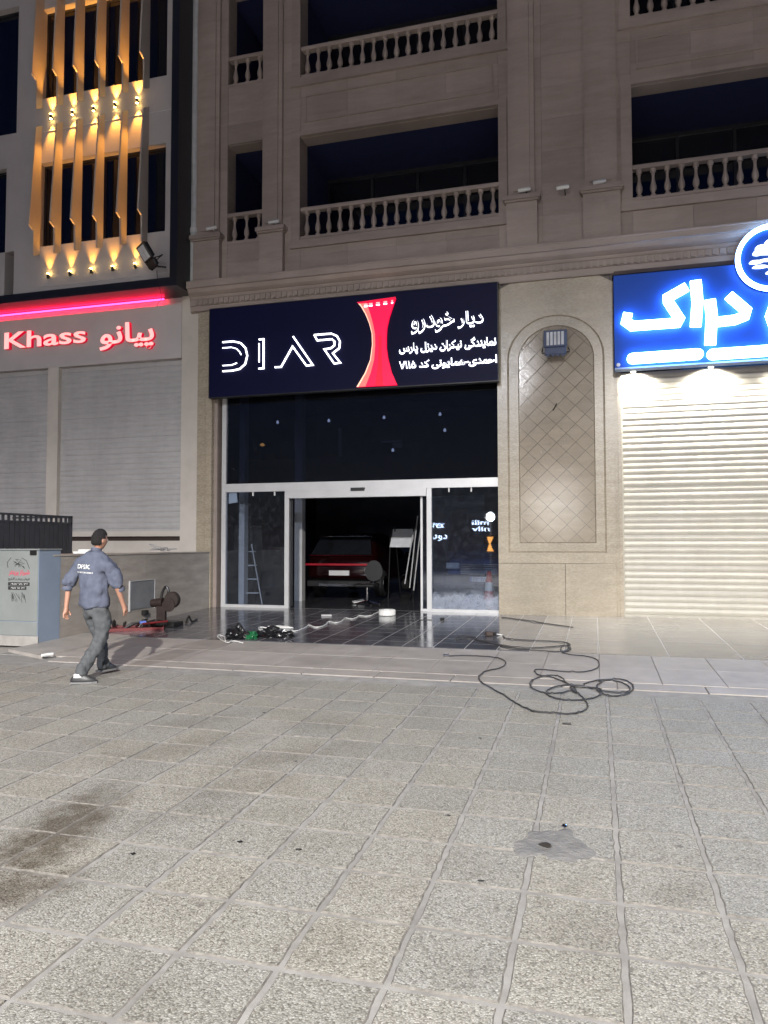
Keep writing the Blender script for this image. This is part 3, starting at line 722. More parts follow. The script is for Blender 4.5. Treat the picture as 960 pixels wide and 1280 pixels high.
for k, (px, tp, bt) in enumerate(((522, 645, 735), (527, 650, 738), (516, 668, 730))):
    a = at(px, tp, 17.2); o = MB().tube([a, at(px-10, bt, 16.8)], .014, 6).go('pole', M['alu']); tag(o, ['long thin pole leaning beside the pale board', 'thin pole nearest the door leaf edge', 'short pole touching the pale board'][k], 'pole')
def ladder():
    Y = 16.0; a = at(299, 678, Y); r = thing('step_ladder', 'thin folding step ladder behind the left glass pane', 'ladder', (a.x, Y, zg))
    top = at(300, 680, Y); f1 = at(313, 752, Y-.1)
    for dx in (0, .42):
        MB().tube([(top.x+dx*.7, Y, top.z), (f1.x+dx-.1, Y-.15, zg)], .014, 6).go('rail', M['grey'], r)
        MB().tube([(top.x+dx*.7, Y, top.z), (top.x+dx*.9-.2, Y+.5, zg)], .014, 6).go('rail', M['black'], r)
    for k in range(4):
        t = (k+.6)/4.4; x_ = top.x+(f1.x-.1-top.x)*t; z_ = top.z+(zg-top.z)*t
        MB().box(x_, x_+.36, Y-.15*t-.05, Y-.15*t+.06, z_, z_+.025).go('step', M['grey'], r)
ladder()
def chair():
    c = gat(462, 760); c.y = 15.7; c.z = gz(15.7); x = at(459, 745, 15.7).x; r = thing('office_chair', 'black swivel chair with chrome star base just inside the open door', 'chair', (x, 15.7, c.z))
    base = MB()
    for k in range(5):
        a = 2*PI*k/5+.3; e = (x+.27*math.cos(a), 15.7+.27*math.sin(a), c.z+.07)
        MB().tube([(x, 15.7, c.z+.13), e], [.025, .015], 6).go('leg', M['chrome'], r)
        MB().lathe([(.02, -.012), (.03, -.012), (.03, .012), (.02, .012)], (e[0], e[1], c.z+.035), 10, 'X').go('castor', M['black'], r)
    MB().tube([(x, 15.7, c.z+.1), (x, 15.7, c.z+.42)], .022, 8).go('column', M['chrome'], r)
    MB().box(x-.23, x+.23, 15.47, 15.93, c.z+.43, c.z+.51, None, .03).go('seat', M['black'], r, True)
    MB().prism([(x+.1+.2*math.cos(2*PI*k/20)*(1-.1*math.sin(2*PI*k/20)), c.z+.78+.23*math.sin(2*PI*k/20)) for k in range(20)], 'Y', 15.86, 15.92).go('backrest', M['black'], r)
    MB().tube([(x+.05, 15.9, c.z+.46), (x+.1, 15.96, c.z+.6)], .015, 6).go('bracket', M['chrome'], r)
chair()
c = gat(484, 770); r = MB().lathe([(.075, 0), (.155, 0), (.165, .01), (.165, .105), (.155, .115), (.075, .115), (.075, .0)], (c.x, c.y, c.z+.012), 24).go('cable_drum', M['white'], None, True); tag(r, 'round white drum on the polished floor in the doorway', 'drum')
c = gat(448, 753); o = MB().box(-.13, .13, -.09, .09, 0, .02).go('tray', M['white'], None); o.location = (c.x, c.y, c.z+.02); o.rotation_euler = (.1, -.18, .5); tag(o, 'bright white flat tray at the foot of the swivel chair', 'tray')
c = gat(375, 743); o = box('carton', c.x-.09, c.x+.09, c.y, c.y+.1, c.z+.013, c.z+.06, M['white'], None, .005); tag(o, 'small white carton on the floor under the dark car', 'carton')
c = gat(408, 771); o = MB().box(-.1, .1, -.06, .06, 0, .03, None, .006).go('plastic_case', M['grey']); o.location = (c.x, c.y, c.z+.013); o.rotation_euler = (0, 0, .4); tag(o, 'small grey plastic case on the floor left of the white drum', 'case')
a = at(286, 628, YG+.02); b = at(296, 615, YG+.02); o = MB().add([(a.x, YG+.018, a.z-.03), (b.x+.02, YG+.018, a.z), (b.x, YG+.018, b.z), (a.x, YG+.018, b.z), (a.x, YG+.021, a.z-.03), (b.x+.02, YG+.021, a.z), (b.x, YG+.021, b.z), (a.x, YG+.021, b.z)], [(0, 1, 2, 3), (4, 5, 6, 7), (0, 1, 5, 4), (1, 2, 6, 5), (2, 3, 7, 6), (3, 0, 4, 7)]).go('paper_notice', M['white']); tag(o, 'white paper stuck in the top corner of the left pane', 'paper')
c = at(617, 733, 17.4); zc = gz(15)+.0
cn = thing('traffic_cone', 'red and white traffic cone beside the number plate of the blue car', 'cone', (c.x-.1, 17.4, zc))
cone_r = plain('cone_red', (.5, .03, .03), .5)
MB().box(c.x-.3, c.x+.1, 17.2, 17.6, zc+.012, zc+.05).go('base', cone_r, cn)
for z0, z1, mt in ((.05, .3, cone_r), (.3, .5, M['white']), (.5, .75, cone_r)):
    MB().lathe([(.16-.15*z0, z0), (.16-.15*z1, z1)], (c.x-.1, 17.4, zc), 16).go('cone_band', mt, cn, True)
def crumple(x0, x1, y0, y1, z, n, amp, mat, name, seed):
    rnd = random.Random(seed); mb = MB(); V = []
    for j in range(n+1):
        for i in range(n+1):
            u, w = i/n, j/n; e = min(u, 1-u, w, 1-w); a = amp*min(1, e*6)
            V.append((x0+(x1-x0)*u+rnd.uniform(-.03, .03), y0+(y1-y0)*w+rnd.uniform(-.03, .03), z+abs(rnd.gauss(0, a))))
    return mb.add(V, [(j*(n+1)+i, j*(n+1)+i+1, (j+1)*(n+1)+i+1, (j+1)*(n+1)+i) for j in range(n) for i in range(n)]).go(name, mat, None, False, False)
o = crumple(at(545, 750, 15.6).x, -1.2, 15.3, 19.2, zg+.02, 22, .07, plain('plastic_sheet', (.75, .77, .8), .3), 'plastic_sheet', 4); tag(o, 'crumpled grey plastic sheet on the floor behind the right pane', 'plastic sheet')
# ceiling track; its glowing dots stand in for lights reflected in the glass
tr = thing('ceiling_track_dots', 'thin ceiling track with glowing dots imitating reflections in the dark upper glass', 'track light', (-4, 19, 5.2)); tz = 5.15
MB().box(-7.5, -1.9, 18.98, 19.02, tz+.1, tz+.14).go('rail', M['black'], tr)
for px, py in ((347, 528), (411, 526), (480, 522), (550, 518), (556, 538), (491, 563)):
    c = at(px, py, 19); MB().lathe([(.03, -.03), (.04, 0), (.02, .05)], c, 8).go('lamp', emit('reflection_dot', (.9, .95, 1), 2), tr)
c = at(328, 555, 18.4); o = MB().lathe([(.02, -.06), (.075, -.03), (.03, .02)], c, 10).go('amber_lamp', emit('amber_lamp', (1, .45, .1), 2.2)); tag(o, 'small amber light behind the dark upper glass', 'lamp')
# ------------------------------------------------------------------ signs
yb_, yf_ = 14.74, 14.60
SG = thing('showroom_sign', 'dark navy signboard with white outlined letters and a red tower above the door', 'signboard', (-5, yb_, 5))
tl = at(262, 385, yf_); tr_ = at(622, 355, yf_); bl = at(262, 498, yf_); br = at(622, 474, yf_)
sx0, sx1 = (tl.x+bl.x)/2, (tr_.x+br.x)/2; sz0, sz1 = (bl.z+br.z)/2, (tl.z+tr_.z)/2
MB().box(sx0, sx1, yf_, yb_, sz0, sz1).go('panel', M['navy'], SG)
MB().box(sx0-.012, sx0-.001, yf_-.012, yb_, sz0-.02, sz1+.012).box(sx1+.001, sx1+.012, yf_-.012, yb_, sz0-.02, sz1+.012).box(sx0, sx1, yf_-.012, yb_, sz0-.02, sz0-.001).box(sx0, sx1, yf_-.012, yb_, sz1+.001, sz1+.012).go('edge_trim', M['black'], SG)
def lpx(pts, ox, oy, s, Y): return [(lambda q: (q.x, q.z))(at(ox+a/s, oy+b/s, Y)) for a, b in pts]
LT = {'letter_d': [[(232, 710), (295, 704), (340, 714), (370, 745), (380, 790), (368, 840), (335, 870), (290, 880), (232, 884)], [(232, 744), (285, 740), (315, 748), (336, 770), (343, 785)], [(232, 850), (285, 847), (318, 834)]],
      'letter_i': [[(450, 693), (478, 691), (478, 866), (448, 868)], [(451, 716), (451, 830)]],
      'letter_a': [[(545, 860), (583, 858), (652, 735), (735, 850), (773, 846), (655, 675)]],
      'letter_r': [[(782, 666), (885, 658), (918, 672), (936, 705), (932, 745), (893, 776), (938, 832), (902, 838), (842, 752), (880, 746), (902, 730), (904, 705), (888, 691), (800, 699), (782, 666)]]}
for nm, sts in LT.items():
    mb = MB()
    for k, st in enumerate(sts): mb.stroke(lpx(st, 230, 280, 4.8, yf_-.02), .030 if not (nm != 'letter_r' and k) else .018, yf_-.035, yf_-.012)
    mb.go(nm, M['white_led'], SG)
# red tower
def tw(pts, Y): return lpx(pts, 430, 360, 9.14, Y)
yt = yf_-.05
Lh = tw([(155, 170), (195, 215), (245, 300), (290, 410), (318, 520), (322, 650), (300, 820), (240, 970), (145, 1130)], yt)
Rh = tw([(590, 115), (555, 215), (515, 340), (490, 450), (483, 560), (483, 680), (500, 800), (540, 960), (605, 1108)], yt)
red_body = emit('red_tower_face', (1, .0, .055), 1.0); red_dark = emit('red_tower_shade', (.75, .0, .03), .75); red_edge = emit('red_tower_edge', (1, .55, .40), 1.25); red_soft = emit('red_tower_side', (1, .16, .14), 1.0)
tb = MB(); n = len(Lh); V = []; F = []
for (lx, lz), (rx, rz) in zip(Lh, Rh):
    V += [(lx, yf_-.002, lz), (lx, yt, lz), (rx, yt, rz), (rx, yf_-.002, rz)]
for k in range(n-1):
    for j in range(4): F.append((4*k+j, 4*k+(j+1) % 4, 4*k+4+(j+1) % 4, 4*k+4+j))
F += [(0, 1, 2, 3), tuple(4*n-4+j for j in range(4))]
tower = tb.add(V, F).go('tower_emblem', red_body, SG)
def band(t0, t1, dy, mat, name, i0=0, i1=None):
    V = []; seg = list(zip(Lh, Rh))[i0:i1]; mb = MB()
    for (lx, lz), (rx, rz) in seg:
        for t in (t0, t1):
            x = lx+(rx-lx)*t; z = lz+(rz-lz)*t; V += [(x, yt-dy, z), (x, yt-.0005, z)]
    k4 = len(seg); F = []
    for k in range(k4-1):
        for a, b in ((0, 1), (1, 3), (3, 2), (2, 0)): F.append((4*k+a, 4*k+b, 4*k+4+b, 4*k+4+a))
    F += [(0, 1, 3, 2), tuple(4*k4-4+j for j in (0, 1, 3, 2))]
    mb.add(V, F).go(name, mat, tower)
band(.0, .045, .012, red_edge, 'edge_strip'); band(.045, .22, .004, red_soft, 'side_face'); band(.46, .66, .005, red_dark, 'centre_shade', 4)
a = tw([(150, 165), (592, 103), (588, 135), (165, 180)], yt-.01); MB().prism(a, 'Y', yt-.03, yt-.012).go('top_cap', emit('red_cap', (.9, .0, .05), .7), tower)
for xa, xb in ((230, 270), (285, 325), (368, 408), (452, 492), (540, 560)):
    for ya in (185, 208):
        d = -(xa-230)*.13
        MB().prism(tw([(xa, ya+d+10), (xb, ya+d+6), (xb, ya+d-7), (xa, ya+d-3)], yt-.01), 'Y', yt-.018, yt-.006).go('lit_window', M['pink_face'] if ya == 185 else M['white_led'], tower)
def halo_text(body, pxs, nm, off):
    (x0, y0), (x1, y1) = pxs; a = at(x0, y0, yf_-.02); b = at(x1, y1, yf_-.02)
    text(body, a.x, b.x, a.z, b.z, yf_-.004, .02, M['white_led'], nm, SG, off*.75)
    text(body, a.x+.02, b.x-.02, a.z+.03, b.z-.005, yf_-.026, .012, M['navy'], nm+'_face', SG, -.004)['kind'] = 'stuff'
LEDW = M['white_led']
halo_text(shape('خودرو'), ((514, 418), (568, 389)), 'persian_word', .03)
halo_text(shape('دیار'), ((572, 411), (604, 387)), 'persian_word', .03)
halo_text(shape('نمایندگی نیکران دیزل پارس'), ((499, 444), (620, 419)), 'persian_line', .035)
halo_text(shape('احمدی-همایونی کد ۷۱۱۵'), ((499, 464), (621, 443)), 'persian_line', .035)
# bright sign on the right
BS = thing('shop_sign', 'bright blue signboard with thick glowing white letters over the cream shutter', 'signboard', (2, 14.74, 5))
yr = 14.5; a = at(767, 345, yr); b = at(769, 460, yr); bx0 = a.x; bz1 = a.z; bz0 = b.z
MB().box(bx0, 9, yr, 14.74, bz0, bz1).go('panel', M['blue'], BS)
MB().box(bx0, 9, yr-.01, 14.74, bz0-.03, bz0-.001).go('edge_trim', plain('pale_edge', (.25, .35, .6), .4), BS)
def big(pts, w, nm, rd=False, ox=760, oy=270, s=4.8):
    o = MB().stroke(lpx(pts, ox, oy, s, yr-.05), w, yr-.1, yr-.03, rd).go(nm, M['white_big'], BS); return o
big([(120, 585), (108, 635), (145, 662), (415, 642), (428, 618), (360, 515), (358, 492), (472, 428)], .165, 'letter_kaf')
big([(525, 390), (536, 520), (525, 665)], .185, 'letter_alef')
big([(610, 505), (622, 600), (612, 775)], .185, 'letter_re')
big([(722, 478), (828, 568), (818, 602), (760, 625), (650, 638)], .165, 'letter_dal')
big([(1010, 500), (975, 600), (1010, 700), (1100, 690)], .165, 'letter_kaf')
big([(1180, 480), (1290, 560), (1270, 620), (1150, 640)], .165, 'letter_dal')
big([(1420, 470), (1430, 590), (1420, 640)], .185, 'letter_alef'); big([(1560, 500), (1540, 600), (1680, 620), (1790, 600)], .165, 'letter_be')
big([(146, 857), (538, 830)], .19, 'light_bar', True); big([(626, 832), (1120, 798)], .19, 'light_bar', True); big([(1200, 792), (1700, 758)], .19, 'light_bar', True)
c0 = lpx([(985, 250)], 760, 270, 4.8, yr-.05)[0]; R0 = .60
emb = MB()
def annulus(c, r0, r1, y0, y1, n=48):
    for k in range(n):
        a, b = 2*PI*k/n, 2*PI*(k+1)/n
        emb.prism([(c[0]+r0*math.cos(a), c[1]+r0*math.sin(a)), (c[0]+r1*math.cos(a), c[1]+r1*math.sin(a)), (c[0]+r1*math.cos(b), c[1]+r1*math.sin(b)), (c[0]+r0*math.cos(b), c[1]+r0*math.sin(b))], 'Y', y0, y1)
MB().prism([(c0[0]+R0*math.cos(2*PI*k/48), c0[1]+R0*math.sin(2*PI*k/48)) for k in range(48)], 'Y', yr-.05, yr-.02).go('emblem_disc', M['blue'], BS)
annulus(c0, R0-.075, R0, yr-.1, yr-.051); emb.go('emblem_ring', M['white_big'], BS)
trm = MB()
for dx, dz, w, h in ((-.15, .19, .26, .11), (.02, .27, .30, .12), (-.24, .10, .16, .10), (.18, .18, .28, .13), (-.02, .10, .46, .10), (-.27, -.06, .22, .07), (.05, -.04, .62, .06), (-.2, -.15, .26, .06), (.12, -.17, .40, .06), (-.02, -.27, .20, .06), (.1, -.33, .34, .05), (.0, .0, .07, .26)):
    trm.prism([(c0[0]+dx+w/2*math.cos(2*PI*k/14)*(1+.12*math.sin(5*k)), c0[1]+dz+h/2*math.sin(2*PI*k/14)) for k in range(14)], 'Y', yr-.085-dx*.01, yr-.052)
trm.go('emblem_tree', emit('emblem_white', (.85, .95, 1), 2.0), BS)
c = at(773, 456, yr-.02); MB().lathe([(.022, 0), (.035, .004), (.035, .02), (.022, .024)], (c.x, yr-.03, c.z), 14, 'Y').go('cable_ring', M['white'], BS)
# downlights below the sign
for k, x in enumerate((.72, 2.08, 3.5, 4.9, 6.3)):
    d = thing('downlight', ['bright downlight at the left end under the blue sign', 'bright downlight under the middle of the blue sign', 'bright downlight at the right edge of the photo under the blue sign', 'downlight under the far right part of the blue sign', 'last downlight under the blue sign past the photo edge'][k], 'downlight', (x, 14.84, 5.04), 'downlights under the blue sign')
    MB().lathe([(.05, .0), (.06, .005), (.06, .07), (.04, .08)], (x, 14.84, 5.0), 14).go('housing', M['white'], d)
    MB().lathe([(.0, -.006), (.045, -.006), (.045, -.001)], (x, 14.84, 5.0), 14).go('bulb', emit('warm_bulb', (1, .93, .78), 14), d)
    L = bpy.data.lights.new('downlight_beam', 'SPOT'); L.energy = 620; L.color = (1, .95, .84); L.spot_size = math.radians(150); L.spot_blend = .7; L.shadow_soft_size = .05
    lo = bpy.data.objects.new('downlight_beam', L); COL.objects.link(lo); lo.parent = d; lo.location = (0, -.02, -.06); lo.rotation_euler = (math.radians(24), 0, 0)
# ------------------------------------------------------------------ neighbouring building on the left
N = thing('piano_building', 'neighbouring grey building with a black framed bay and amber lit fins', 'building', (-12, 14.8, 1.6))
YP = 14.85
def face(x0, x1, z0, z1, y0, mat, nm, par=None, th=.3): return box(nm, x0, x1, y0, y0+th, z0, z1, mat, par or N)
face(-8.90, -8.47, 1.5, 7.6, YP, M['plaster'], 'side_pier'); face(-18, -8.90, 5.93, 7.16, YP-.03, M['grey_panel'], 'sign_band'); face(-18, -8.90, 7.163, 7.6, YP+.06, M['grey_panel'], 'fascia')
face(-18, -8.90, 1.5, 1.83, YP, M['plaster'], 'plinth'); face(-18, -8.90, 1.93, 2.05, YP, M['plaster'], 'sill'); face(-18, -8.9, 1.83, 1.93, YP+.08, plain('brown_slot', (.03, .018, .014), .6), 'vent_slot')
face(-12.45, -12.15, 2.05, 5.93, YP-.02, M['plaster'], 'shutter_post'); box('back_wall', -18, -8.47, YP+.3, YP+.5, 1.0, 16, M['dark'], N)
shutter('roller_shutter', 'grey roller shutter under the red shop name on the left', -12.15, -8.90, 2.11, 5.93, YP+.1, .125, M['shutter_grey'], .012)
shutter('roller_shutter', 'grey roller shutter left of the white post behind the railing', -16.5, -12.45, 2.11, 5.93, YP+.1, .125, M['shutter_grey'], .012)
# downpipe
dp = thing('downpipe', 'pale grey downpipe between the two buildings', 'drain pipe', (-8.58, 14.75, 7.8))
MB().tube([(-8.57, 14.76, 7.6), (-8.57, 14.76, 8.72)], .085, 12).go('pipe', plain('pipe_pvc', (.42, .44, .44), .5), dp, True)
MB().tube([(-8.57, 14.76, 8.78), (-8.57, 14.76, 16)], .075, 12).go('pipe', plain('pipe_pvc2', (.42, .43, .45), .5), dp, True)
MB().tube([(-8.57, 14.76, 8.70), (-8.57, 14.76, 8.80)], .1, 12).go('collar', M['grey'], dp, True)
# bay
YB = 14.4; bw = MB()
def brect(x0, x1, z0, z1): bw.box(x0, x1, YB, YB+.3, z0, z1)
brect(-12.42, -8.80, 7.52, 8.67); brect(-12.42, -8.80, 10.66, 12.2); brect(-12.42, -8.80, 14.37, 16); brect(-9.08, -8.80, 8.67, 10.66); brect(-9.08, -8.80, 12.2, 14.37)
brect(-13.1, -12.42, 7.52, 16); brect(-18, -13.1, 10.68, 11.5); brect(-18, -13.36, 7.52, 8.65); brect(-18, -13.1, 14.6, 16); brect(-13.36, -13.1, 8.65, 10.68); brect(-18, -15, 11.5, 14.6); brect(-18, -15, 8.65, 10.68)
bay = bw.go('bay_wall', plain('bay_render', (.42, .39, .385), .6, 0, .06, 2), N)
MB().box(-12.4, -8.82, YB-.012, YB-.001, 11.395, 11.41).box(-8.9, -8.885, YB-.012, YB-.001, 7.7, 11.4).box(-12.4, -8.82, YB-.012, YB-.001, 7.72, 7.735).go('panel_joint', M['grey'], bay)
MB().box(-18, -8.62, YB-.25, 15.0, 7.33, 7.52).box(-8.80, -8.62, YB-.25, 15.0, 7.521, 16).go('black_frame', M['blackmetal'], N)
for x0, x1, z0, z1 in ((-12.42, -9.08, 8.67, 10.66), (-12.42, -9.08, 12.2, 14.37), (-15, -13.1, 11.5, 14.6), (-15, -13.36, 8.65, 10.68)):
    w = MB().box(x0, x1, YB+.16, YB+.22, z0, z0+.05).box(x0, x1, YB+.16, YB+.22, z1-.05, z1).box(x0, x0+.05, YB+.16, YB+.22, z0+.05, z1-.05).box(x1-.05, x1, YB+.16, YB+.22, z0+.05, z1-.05).box((x0+x1)/2-.03, (x0+x1)/2+.03, YB+.16, YB+.22, z0+.05, z1-.05).go('window', M['blackmetal'], N)
    box('pane', x0+.05, x1-.05, YB+.18, YB+.2, z0+.05, z1-.05, M['wglass'], w)
FX = (-12.375, -11.80, -11.25, -10.67, -10.06, -9.52)
def fin(x, prof, par): MB().prism([(YB-d, z) for d, z in prof], 'X', x-.035, x+.001).go('fin', M['pinkgrey'], par)
for i, x in enumerate(FX):
    dz = 0
    fin(x, [(0, 11.98), (.20, 11.85), (.21, 12.52), (.36, 12.60), (.20, 15.9), (0, 15.9)], N)
    fin(x, [(0, 8.48), (.21, 8.38), (.22, 8.98), (.36, 9.06), (.20, 11.42), (.0, 11.56)], N)
wl = [(x, 11.70, 'both') for x in (-12.09, -11.5, -10.93, -10.37, -9.79)]+[(x, 7.93, 'up') for x in (-12.09, -11.5, -10.93, -10.37, -9.79)]
amber = emit('amber_led', (1, .62, .16), 90)
ords = ('first', 'second', 'third', 'fourth', 'last')
for k, (x, z, kind) in enumerate(wl):
    r = thing('wall_light', f"{ords[k % 5]} amber wall light from the left in the {'upper row between the fins' if k < 5 else 'lower row under the fins'}", 'wall light', (x, YB-.06, z), 'amber wall lights on the bay')
    MB().tube([(x, YB-.06, z-.05), (x, YB-.06, z+.05)], .028, 10).go('housing', M['black'], r)
    MB().box(x-.012, x+.012, YB-.05, YB, z-.02, z+.02).go('bracket', M['black'], r)
    for sgn in ((1, -1) if kind == 'both' else (1,)):
        MB().lathe([(.0, 0), (.026, 0), (.026, .012), (.0, .02)], (x, YB-.06, z+sgn*.054), 10).go('bulb', amber, r)
        L = bpy.data.lights.new('amber_beam', 'SPOT'); L.energy = 100 if kind == 'up' else 240; L.color = (1, .41, .055); L.spot_size = math.radians(60); L.spot_blend = .9; L.shadow_soft_size = .02
        o = bpy.data.objects.new('amber_beam', L); COL.objects.link(o); o.parent = r; o.location = (0, -.005, sgn*.085); o.rotation_euler = (0 if sgn < 0 else PI, 0, 0)
# red shop name and the strip light under the bay
LS = thing('led_strip', 'red light strip glowing under the black bay', 'light strip', (-13, 14.7, 7.28))
MB().box(-18, -9.35, 14.80, 14.83, 7.285, 7.31).go('tube', M['red_led'], LS)
RT = thing('shop_name', 'glowing red and pink shop name letters on the grey band', 'shop sign', (-12, YP-.05, 6.4))
a = at(6, 437, YP-.1); b = at(108, 404, YP-.1)
red_side = emit('red_letter_side', (.55, .0, .03), .8)
def rname(body, pa, pb, nm, slant, off):
    a = at(*pa, YP-.1); b = at(*pb, YP-.1)
    text(body, a.x, b.x, a.z, b.z, YP-.034, .075, red_side, nm+'_side', RT, off, slant=slant)
    text(body, a.x-.0, b.x-.0, a.z, b.z, YP-.112, .012, M['pink_face'], nm+'_face', RT, off*.6, slant=slant)
rname('Khass', (6, 437), (108, 407), 'latin_letters', 0, .022)
rname(shape('پیانو'), (125, 441), (193, 400), 'persian_letters', 0, .03)
# ------------------------------------------------------------------ terrace, wall, hatch, railing, cabinet
TW = thing('retaining_wall', 'grey stone retaining wall with a flat terrace behind it', 'wall', (-8.1, 12.3, .3))
MB().box(-18, -8.132, 9.851, YP+.2, 0, 1.559).go('core', M['stone_wall'], TW)
for k in range(6):
    y0 = 9.85+k*(14.8-9.85)/6; y1 = 9.85+(k+1)*(14.8-9.85)/6
    box('stone_panel', -8.131, -8.10, y0+.001, y1-.001, .0, 1.555, M['stone_wall'], TW)
box('coping', -8.6, -8.085, 9.83, 14.79, 1.562, 1.59, M['stone_wall'], TW, .004); box('front_face', -18, -8.13, 9.83, 9.849, 0, 1.56, M['stone_wall'], TW)
HT = thing('wall_hatch', 'grey metal hatch set in the retaining wall', 'hatch', (-8.1, 12.2, .8))
MB().box(-8.1, -8.085, 11.86, 12.6, .565, 1.065, None, .003).go('door', plain('hatch_metal', (.22, .225, .23), .45, .2), HT)
MB().box(-8.1, -8.08, 11.81, 11.845, .54, 1.09).box(-8.1, -8.08, 11.845, 12.63, 1.078, 1.09).box(-8.1, -8.08, 12.612, 12.63, .54, 1.078).go('frame', M['alu'], HT)
MB().box(-8.1, -8.02, 12.2, 12.33, .44, .53, None, .01).go('socket_box', M['black'], HT)
FN = thing('railing', 'dark metal railing of upright boards on the terrace', 'railing', (-8.5, 10, 1.59))
yA, yB = 10.02, 11.78; xf = -9.3; zt_ = 2.27
dk = plain('railing_paint', (.035, .036, .042), .5)
for k in range(15):
    y0 = yA+(yB-yA)*k/15; MB().box(xf-.02, xf, y0, y0+(yB-yA)/15-.018, 1.585, 2.14).go('board', dk, FN)
MB().box(xf-.03, xf+.01, yA, yB, zt_-.035, zt_).go('rail', dk, FN); MB().box(xf-.03, xf+.01, yA, yB, 2.12, 2.15).go('rail', dk, FN)
for k in range(14):
    y0 = yA+(yB-yA)*(k+.5)/14; MB().box(xf-.02, xf, y0, y0+.05, 2.15, zt_-.036).go('upright', dk, FN)
MB().box(xf-.05, xf+.01, yB-.05, yB, 1.585, zt_).go('post', dk, FN)
for k in range(9):
    x0 = xf-.12-.12*k; MB().box(x0-.1, x0, yB-.03, yB-.01, 1.585, 2.14).go('board', dk, FN)
MB().box(xf-1.3, xf-.06, yB-.04, yB-.005, zt_-.035, zt_).go('rail', dk, FN)
o = MB().box(-.2, .2, -.14, .14, 0, .035).box(-.13, .1, -.1, .1, .036, .07).go('folded_cloth', M['white']); o.location = (-8.35, 11.0, 1.595); o.rotation_euler = (0, 0, .3); tag(o, 'white folded cloth lying on top of the retaining wall', 'cloth')
wv = [(-8.3+random.uniform(-.16, .16), 13.2+random.uniform(-.5, .6), 1.61+abs(random.gauss(0, .05))) for _ in range(14)]
o = MB().tube(curve_pts(wv, 5), .008, 5).go('loose_wire', M['grey']); tag(o, 'tangle of loose wire on top of the wall by the pilaster', 'wire')
# utility cabinet
CB = thing('utility_cabinet', 'pale grey steel utility cabinet with a printed sticker at the left edge', 'cabinet', (-8.5, 9.8, .24))
cx1 = gat(47, 807).x; cy0 = gat(47, 807).y; zc0 = gz(cy0); cy1 = 10.0; cz1 = at(47, 686, cy0).z; cm = plain('cabinet_paint', (.205, .22, .213), .45, 0, .07, 3); cm2 = plain('cabinet_side_paint', (.22, .27, .34), .45, 0, .05, 3)
zmid = at(30, 777, cy0).z; zlow = at(30, 804, cy0).z-.0
MB().box(cx1-1.1, cx1-.012, cy0+.012, cy1, zc0+.005, cz1-.02).go('body', cm2, CB)
MB().box(cx1-1.12, cx1+.01, cy0-.01, cy1+.01, cz1-.022, cz1, None, .004).go('lid', cm, CB)
MB().box(cx1-.8, cx1-.02, cy0, cy0+.0115, zmid+.006, cz1-.03, None, .003).go('door', cm, CB); MB().box(cx1-.8, cx1-.02, cy0+.001, cy0+.0115, zc0+.14, zmid-.006, None, .003).go('lower_panel', cm, CB)
MB().box(cx1-.8, cx1-.0, cy0-.002, cy0+.0115, zc0-.02, zc0+.135).go('base_frame', M['concrete'], CB)
MB().box(cx1-1.1, cx1-.81, cy0, cy0+.0115, zc0+.14, cz1-.03, None, .003).go('door', cm, CB)
a = at(38, 694, cy0); b = at(46, 688, cy0); MB().box(a.x, b.x, cy0-.012, cy0-.001, a.z, b.z).go('lock_plate', M['black'], CB)
ys = cy0-.0015
stk = MB(); rnd = random.Random(11)
ink = plain('sticker_ink', (.03, .03, .03), .5); inkr = plain('sticker_red', (.65, .04, .10), .5)
for k in range(15):
    q = [at(17+rnd.uniform(0, 14), 697+rnd.uniform(2, 14), ys) for _ in range(2)]; stk.stroke([(p.x, p.z) for p in q], .006, ys-.001-k*.00004, ys)
for k in range(16):
    xx = 13+rnd.uniform(0, 18); q = [at(xx, 741+rnd.uniform(-2, 3), ys), at(xx+rnd.uniform(0, 6), 750+rnd.uniform(-3, 4), ys)]; stk.stroke([(p.x, p.z) for p in q], .005, ys-.001-k*.00004, ys)
for arc in ([(10, 710), (9, 703), (14, 697)], [(27, 697), (33, 701), (37, 711)]):
    stk.stroke([(at(*p, ys).x, at(*p, ys).z) for p in arc], .008, ys-.0012, ys)
stk.go('sticker_pattern', ink, CB)
def ctext(body, pa, pb, nm, mt, off=.01, y=ys): a = at(*pa, y); b = at(*pb, y); return text(body, a.x, b.x, a.z, b.z, y, .001, mt, nm, CB, off)
ctext(shape('شیراز پرینتر'), (11, 720), (37, 712), 'sticker_title', inkr, .02); ctext(shape('فروش پرینتر و کارتریج'), (10, 726), (37, 722), 'sticker_line', ink, .02)
for y0, y1, xe in ((728, 732, 37), (733, 737, 33)):
    a = at(10, y1, ys); b = at(xe, y0, ys); MB().box(a.x, b.x, ys-.001, ys, a.z, b.z).go('sticker_bar', ink, CB); ctext('۰۹۱۷ ۷۱ ۳۶', (13, y1-1), (xe-2, y0+1.2), 'sticker_number', M['white'], .0, ys-.0012)
